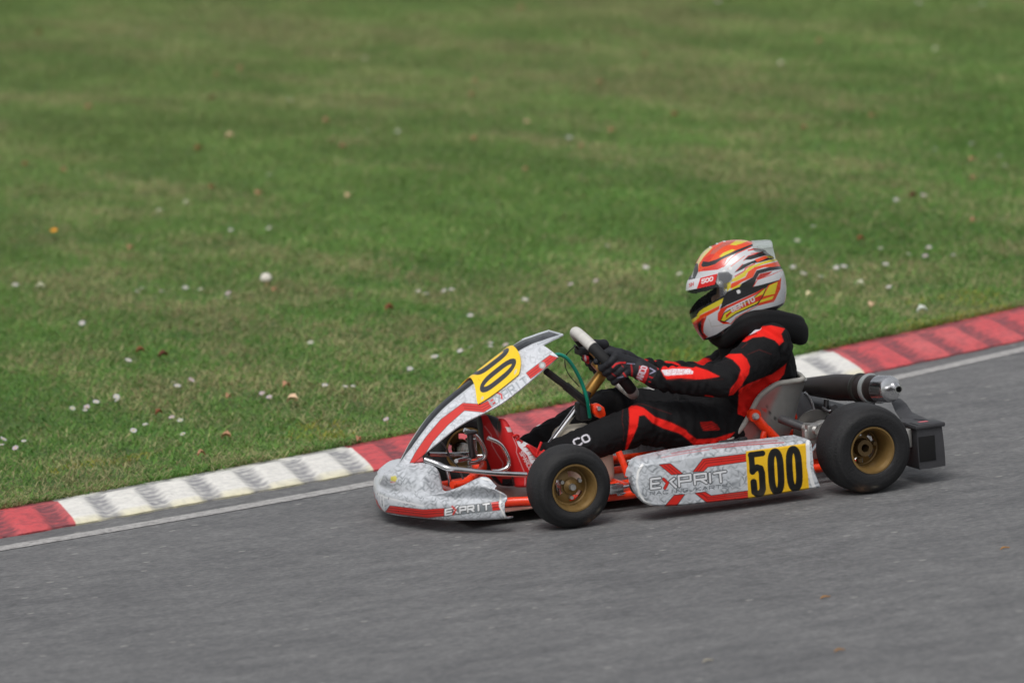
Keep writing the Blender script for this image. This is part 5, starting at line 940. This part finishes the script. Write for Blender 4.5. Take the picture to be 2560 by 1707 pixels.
# ------------------------------------------------------------------ small things lying and growing in the turf
def turf(z,x,y,h=.035):
    a,b,s=Z[z]; v=ray(a+x*s,b+y*s); lo,hi=15.,70.
    for _ in range(60):
        m=(lo+hi)/2; p=CAM+v*m
        if p[2]>gz(p[0],p[1])+h: lo=m
        else: hi=m
    return CAM+v*lo
tocam=-_d
M_pet=mat('daisy_petal',attr=True,rough=.6); M_leaf=mat('dead_leaf',attr=True,rough=.7)
def daisy(p,r,tint,seed,name='daisy',heart=(.6,.42,.04)):
    rg=random.Random(seed); mb=MB(); n=12; up=nrm(np.array([rg.gauss(0,.25),rg.gauss(-.25,.2),1.])+tocam*.12); x=nrm(np.cross(up,[0,1,.2])); y=np.cross(up,x); V=[];F=[]; cols=[]
    for k in range(n):
        a=2*math.pi*k/n+rg.uniform(-.1,.1); L=r*rg.uniform(.88,1.08); d=math.cos(a)*x+math.sin(a)*y; e=-math.sin(a)*x+math.cos(a)*y; w_=r*.26; b=len(V)
        V+=[d*r*.2-e*w_*.4,d*r*.2+e*w_*.4,d*L*.7+e*w_+up*r*.10,d*L+up*r*.05,d*L*.7-e*w_+up*r*.10]; F.append((b,b+1,b+2,b+3,b+4)); cols+=[tint]*5
    b=len(V); V+=[d_*r*.27*1.0 for d_ in [math.cos(t)*x+math.sin(t)*y for t in np.linspace(0,6.283,9)[:-1]]]+[up*r*.18]; F+=[(b+i,b+(i+1)%8,b+8) for i in range(8)]; cols+=[heart]*9
    gz0=-.045; b=len(V); s_=.0012; V+=[np.array([s_,0,0.]),np.array([-s_,s_,0.]),np.array([-s_,-s_,0.]),np.array([s_,0,gz0]),np.array([-s_,s_,gz0]),np.array([-s_,-s_,gz0])]; F+=[(b,b+1,b+4,b+3),(b+1,b+2,b+5,b+4),(b+2,b,b+3,b+5)]; cols+=[(.10,.2,.05)]*6
    mb.add(np.array(V),F); o=mb.build(name,M_pet,smooth=False,colf=np.array(cols)); o.location=p; return o
def leaf(p,L,col,seed,name='dead_leaf'):
    rg=random.Random(seed); a=rg.uniform(-.6,.8); d=np.array([math.cos(a),math.sin(a),0]); e=np.array([-math.sin(a),math.cos(a),0]); w_=L*rg.uniform(.34,.5); G=[]
    for u in np.linspace(0,1,9):
        ww=w_*max(.04,math.sin(math.pi*min(1,u*.96+.02))**.75)*(1+.25*math.sin(u*14+seed)); lift=.012*math.sin(u*3)+rg.uniform(0,.003); G.append([d*L*(u-.5)+e*ww*v+np.array([0,0,lift+abs(v)*L*.28+ww*.3*(v>0)]) for v in(-1,-.5,0,.5,1)])
    mb=MB().shell(G,.0008); c=np.array(col); o=mb.build(name,M_leaf,colf=lambda V:c*(.8+.5*fbm(V[:,0],V[:,1],90,seed%9,3))[:,None]); o.location=p; return o
W1=(.50,.49,.50); W2=(.48,.40,.45); W3=(.42,.44,.38)
dl=[]
for x,y in((425,48),(510,45),(20,228),(10,262),(140,240),(90,280),(785,178),(853,142),(910,125),(1010,100),(1060,118),(1075,198),(2270,112)): dl.append(('G',x,y))
for x,y in((365,283),(480,300),(620,280),(708,288),(870,313),(870,338),(15,487),(285,706),(550,835),(573,856),(655,822),(215,920),(218,940),(95,950),(40,980),(30,1000),(1070,900),(1112,922),(1560,860),(1605,858),(1940,757),(2090,685),(2235,650),(2300,627),(2295,443),(1355,602),(2030,315),(2140,297),(2185,290),(1440,852),(335,300),(1990,300)): dl.append(('M',x,y))
for x,y in((310+0,0),): pass
for x,y in((630,20),(500,135),(1180,197),(1575,190),(1410,245),(1545,260),(1775,252),(1225,328),(820,355),(880,345),(940,347),(550,403),(695,428),(465,350),(640,500),(1020,463),(1250,513)): dl.append(('L',x,y))
for x,y in((262,632),(385,1290),(770,1257),(270,1305),(440,1130),(635,1133),(615,1227),(1765,918),(1890,897),(2110,660),(1945,685),(2265,760),(1870,12),(2160,18),(2115,38),(945,5),(60,1375),(2240,715)): dl.append(('O',x,y))
for x,y in((1235,802),(1828,604),(1690,603),(1235,1048),(375,1485),(1960,1347),(70,1308),(1332,458),(1060,1056),(635,140)): dl.append(('N',x,y))
A4=lambda x,y:(920+x*.34435,800+y*.34435)
for x,y in((890,165),(890,190),(1000,178),(305,352),(480,265)): dl.append(('A',x,y))
ll=[('N',180,162,1),('N',975,462,2),('N',915,695,1),('N',1105,325,3),('N',995,350,3),('N',1055,636,0),('N',1500,565,3),('N',2185,383,3),('N',2170,447,3),('N',2180,648,3),('N',1575,685,3),('N',290,795,3),('N',1600,912,0),('N',735,982,4),('N',860,942,4),('N',185,1330,4),('N',1785,1428,1),('N',975,872,1),('N',1675,283,4),('N',600,1150,3),('N',1190,900,3),('N',120,765,1),('N',410,505,3),
 ('O',45,45,3),('O',1240,303,4),('O',610,262,3),('O',1415,200,3),('O',750,540,1),('O',315,685,3),('O',1340,600,3),('O',2115,745,3),('O',65,790,3),('O',2120,1025,3),('O',1605,1110,1),('O',1845,910,2),('O',1950,238,4),('O',70,575,0),('O',460,612,3),('O',1655,545,3),('O',405,390,3),('O',2115,832,3),
 ('M',490,690,2),('M',355,665,1),('M',875,935,3),('M',1245,955,0),('M',465,1030,1),('M',860,1168,3),('M',715,1270,3),('M',1820,412,1),('M',1640,1187,3),('M',1215,870,3),('M',1145,308,3),('G',1720,15,0),('L',1115,685,0),('L',1010,517,4),('L',600,598,5),('L',1520,727,6)]
LC=[lin(214,182,150),lin(120,66,36),lin(92,44,28),lin(172,128,98),lin(196,196,168),lin(226,214,172),lin(205,208,200)]
LN=['pale tan','brown','dark red brown','light brown','pale greenish grey','large cream coloured','pale grey']
def where(u,v):        # place in the photograph told by what stands there
    if u>2000 and v>560: return 'right of the driver'
    if u>1850 and v>330: return 'above and right of the helmet'
    if u>1800: return 'in the top right corner of the lawn'
    if v<380: return 'at the upper left of the lawn' if u<900 else 'at the upper middle of the lawn'
    if u>1380 and v>560: return 'between steering wheel and helmet'
    if u>1180 : return 'above the kart nose and steering wheel'
    if v>930: return 'just behind the white kerb section'
    if v>780: return 'left of the yellow nose plate'
    return 'on the lawn around the white mushroom'
ORD=['leftmost','second','third','fourth','fifth','sixth','seventh','eighth','ninth','tenth','eleventh','twelfth','thirteenth','fourteenth','fifteenth','sixteenth','seventeenth','eighteenth','nineteenth','twentieth','twenty-first','twenty-second','twenty-third','twenty-fourth','twenty-fifth','twenty-sixth','twenty-seventh','twenty-eighth']
def label_all(items,what,grp,cat,kinds=None):
    b={}
    for it in items:
        k=(where(it[1],it[2]),it[3]); b.setdefault(k,[]).append(it)
    for (wh,kd),its in b.items():
        its.sort(key=lambda t:t[1])
        for i,it in enumerate(its):
            o=it[0]; nm=(kd+' ' if kd else '')+what
            if len(its)==1: t=f'{nm} {wh}'
            else: t=f'{ORD[i]} {"from the left " if i else ""}{nm} {wh}'
            t=t.replace('in the top right corner of the lawn','at the top right').replace('above and right of','up right of')
            o['label']=t; o['category']=cat; o['group']=grp
its=[]
for i,(z,x,y) in enumerate(dl):
    p=turf(z,x,y,.033); rg=random.Random(i); big=rg.uniform(.0095,.014); o=daisy(p,big,(W1,W2,W3)[rg.choice((0,0,1,2))],i); u=px(z,(x,y)); its.append((o,u[0],u[1],''))
label_all(its,'white daisy','daisies growing in the lawn','daisy')
its=[]
for i,(z,x,y,k) in enumerate(ll):
    p=turf(z,x,y,.018); L=(.034,.030,.038,.029,.028,.034,.032)[k]*random.Random(i).uniform(.8,1.2); o=leaf(p,L,LC[k],i+3); u=px(z,(x,y)); its.append((o,u[0],u[1],LN[k]))
label_all(its,'dead leaf','dead leaves lying on the lawn','leaf')
o=daisy(turf('N',247,1058,.04),.017,(.85,.36,.02),99,'dandelion',(.75,.28,.01)); o['label']='single orange yellow dandelion at the far left of the lawn'; o['category']='flower'
mp=turf('N',1222,1277,.03); ms=thing('mushroom',mp-np.array([0,0,.03]),'round white mushroom standing alone in the grass left of the kart','mushroom')
q=MB(); q.rev([(0,.045),(.010,.0435),(.018,.037),(.0235,.026),(.022,.017),(.016,.012),(.007,.012)],mp-np.array([0,0,.025]),(0,0,1),28); q.build('mushroom_cap',mat('mushroom_skin',(.66,.62,.55),rough=.6,var=.08,vscale=60),ms)
q=MB(); q.rev([(.008,.024),(.007,.01),(.009,-.005)],mp-np.array([0,0,.03]),(0,0,1),16); q.build('mushroom_stem',mat('mushroom_stem',(.6,.42,.22),rough=.7),ms)
# grit and bits lying on the track
M_bit=mat('pale_chip',(.42,.38,.30),rough=.7); Z['T']=(1280,1200,1280/2352)
bt=[('T',2265,312,'small orange brown wood chip on the asphalt at the right edge'),('T',1440,537,'thin straw lying on the asphalt below the side pod'),('T',900,828,'short pale stick on the asphalt near the bottom of the photo'),('T',1505,780,'small brown chip on the asphalt at lower right')]
for i,(z,x,y,lb) in enumerate(bt):
    a,b,s=Z[z]; v=ray(a+x*s,b+y*s); p=CAM+v*((.004-CAM[2])/v[2]); q=MB(); q.tube([(-.018,-.006,0),(-.004,.002,.003),(.017,.004,0)],[.0012,.0028,.0014],n=6); o=q.build('wood_chip',mat('wood_chip',lin(168,122,70),rough=.8) if i!=2 else M_bit); o.location=p; o['label']=lb; o['category']='chip'; o['group']='bits of debris on the track'
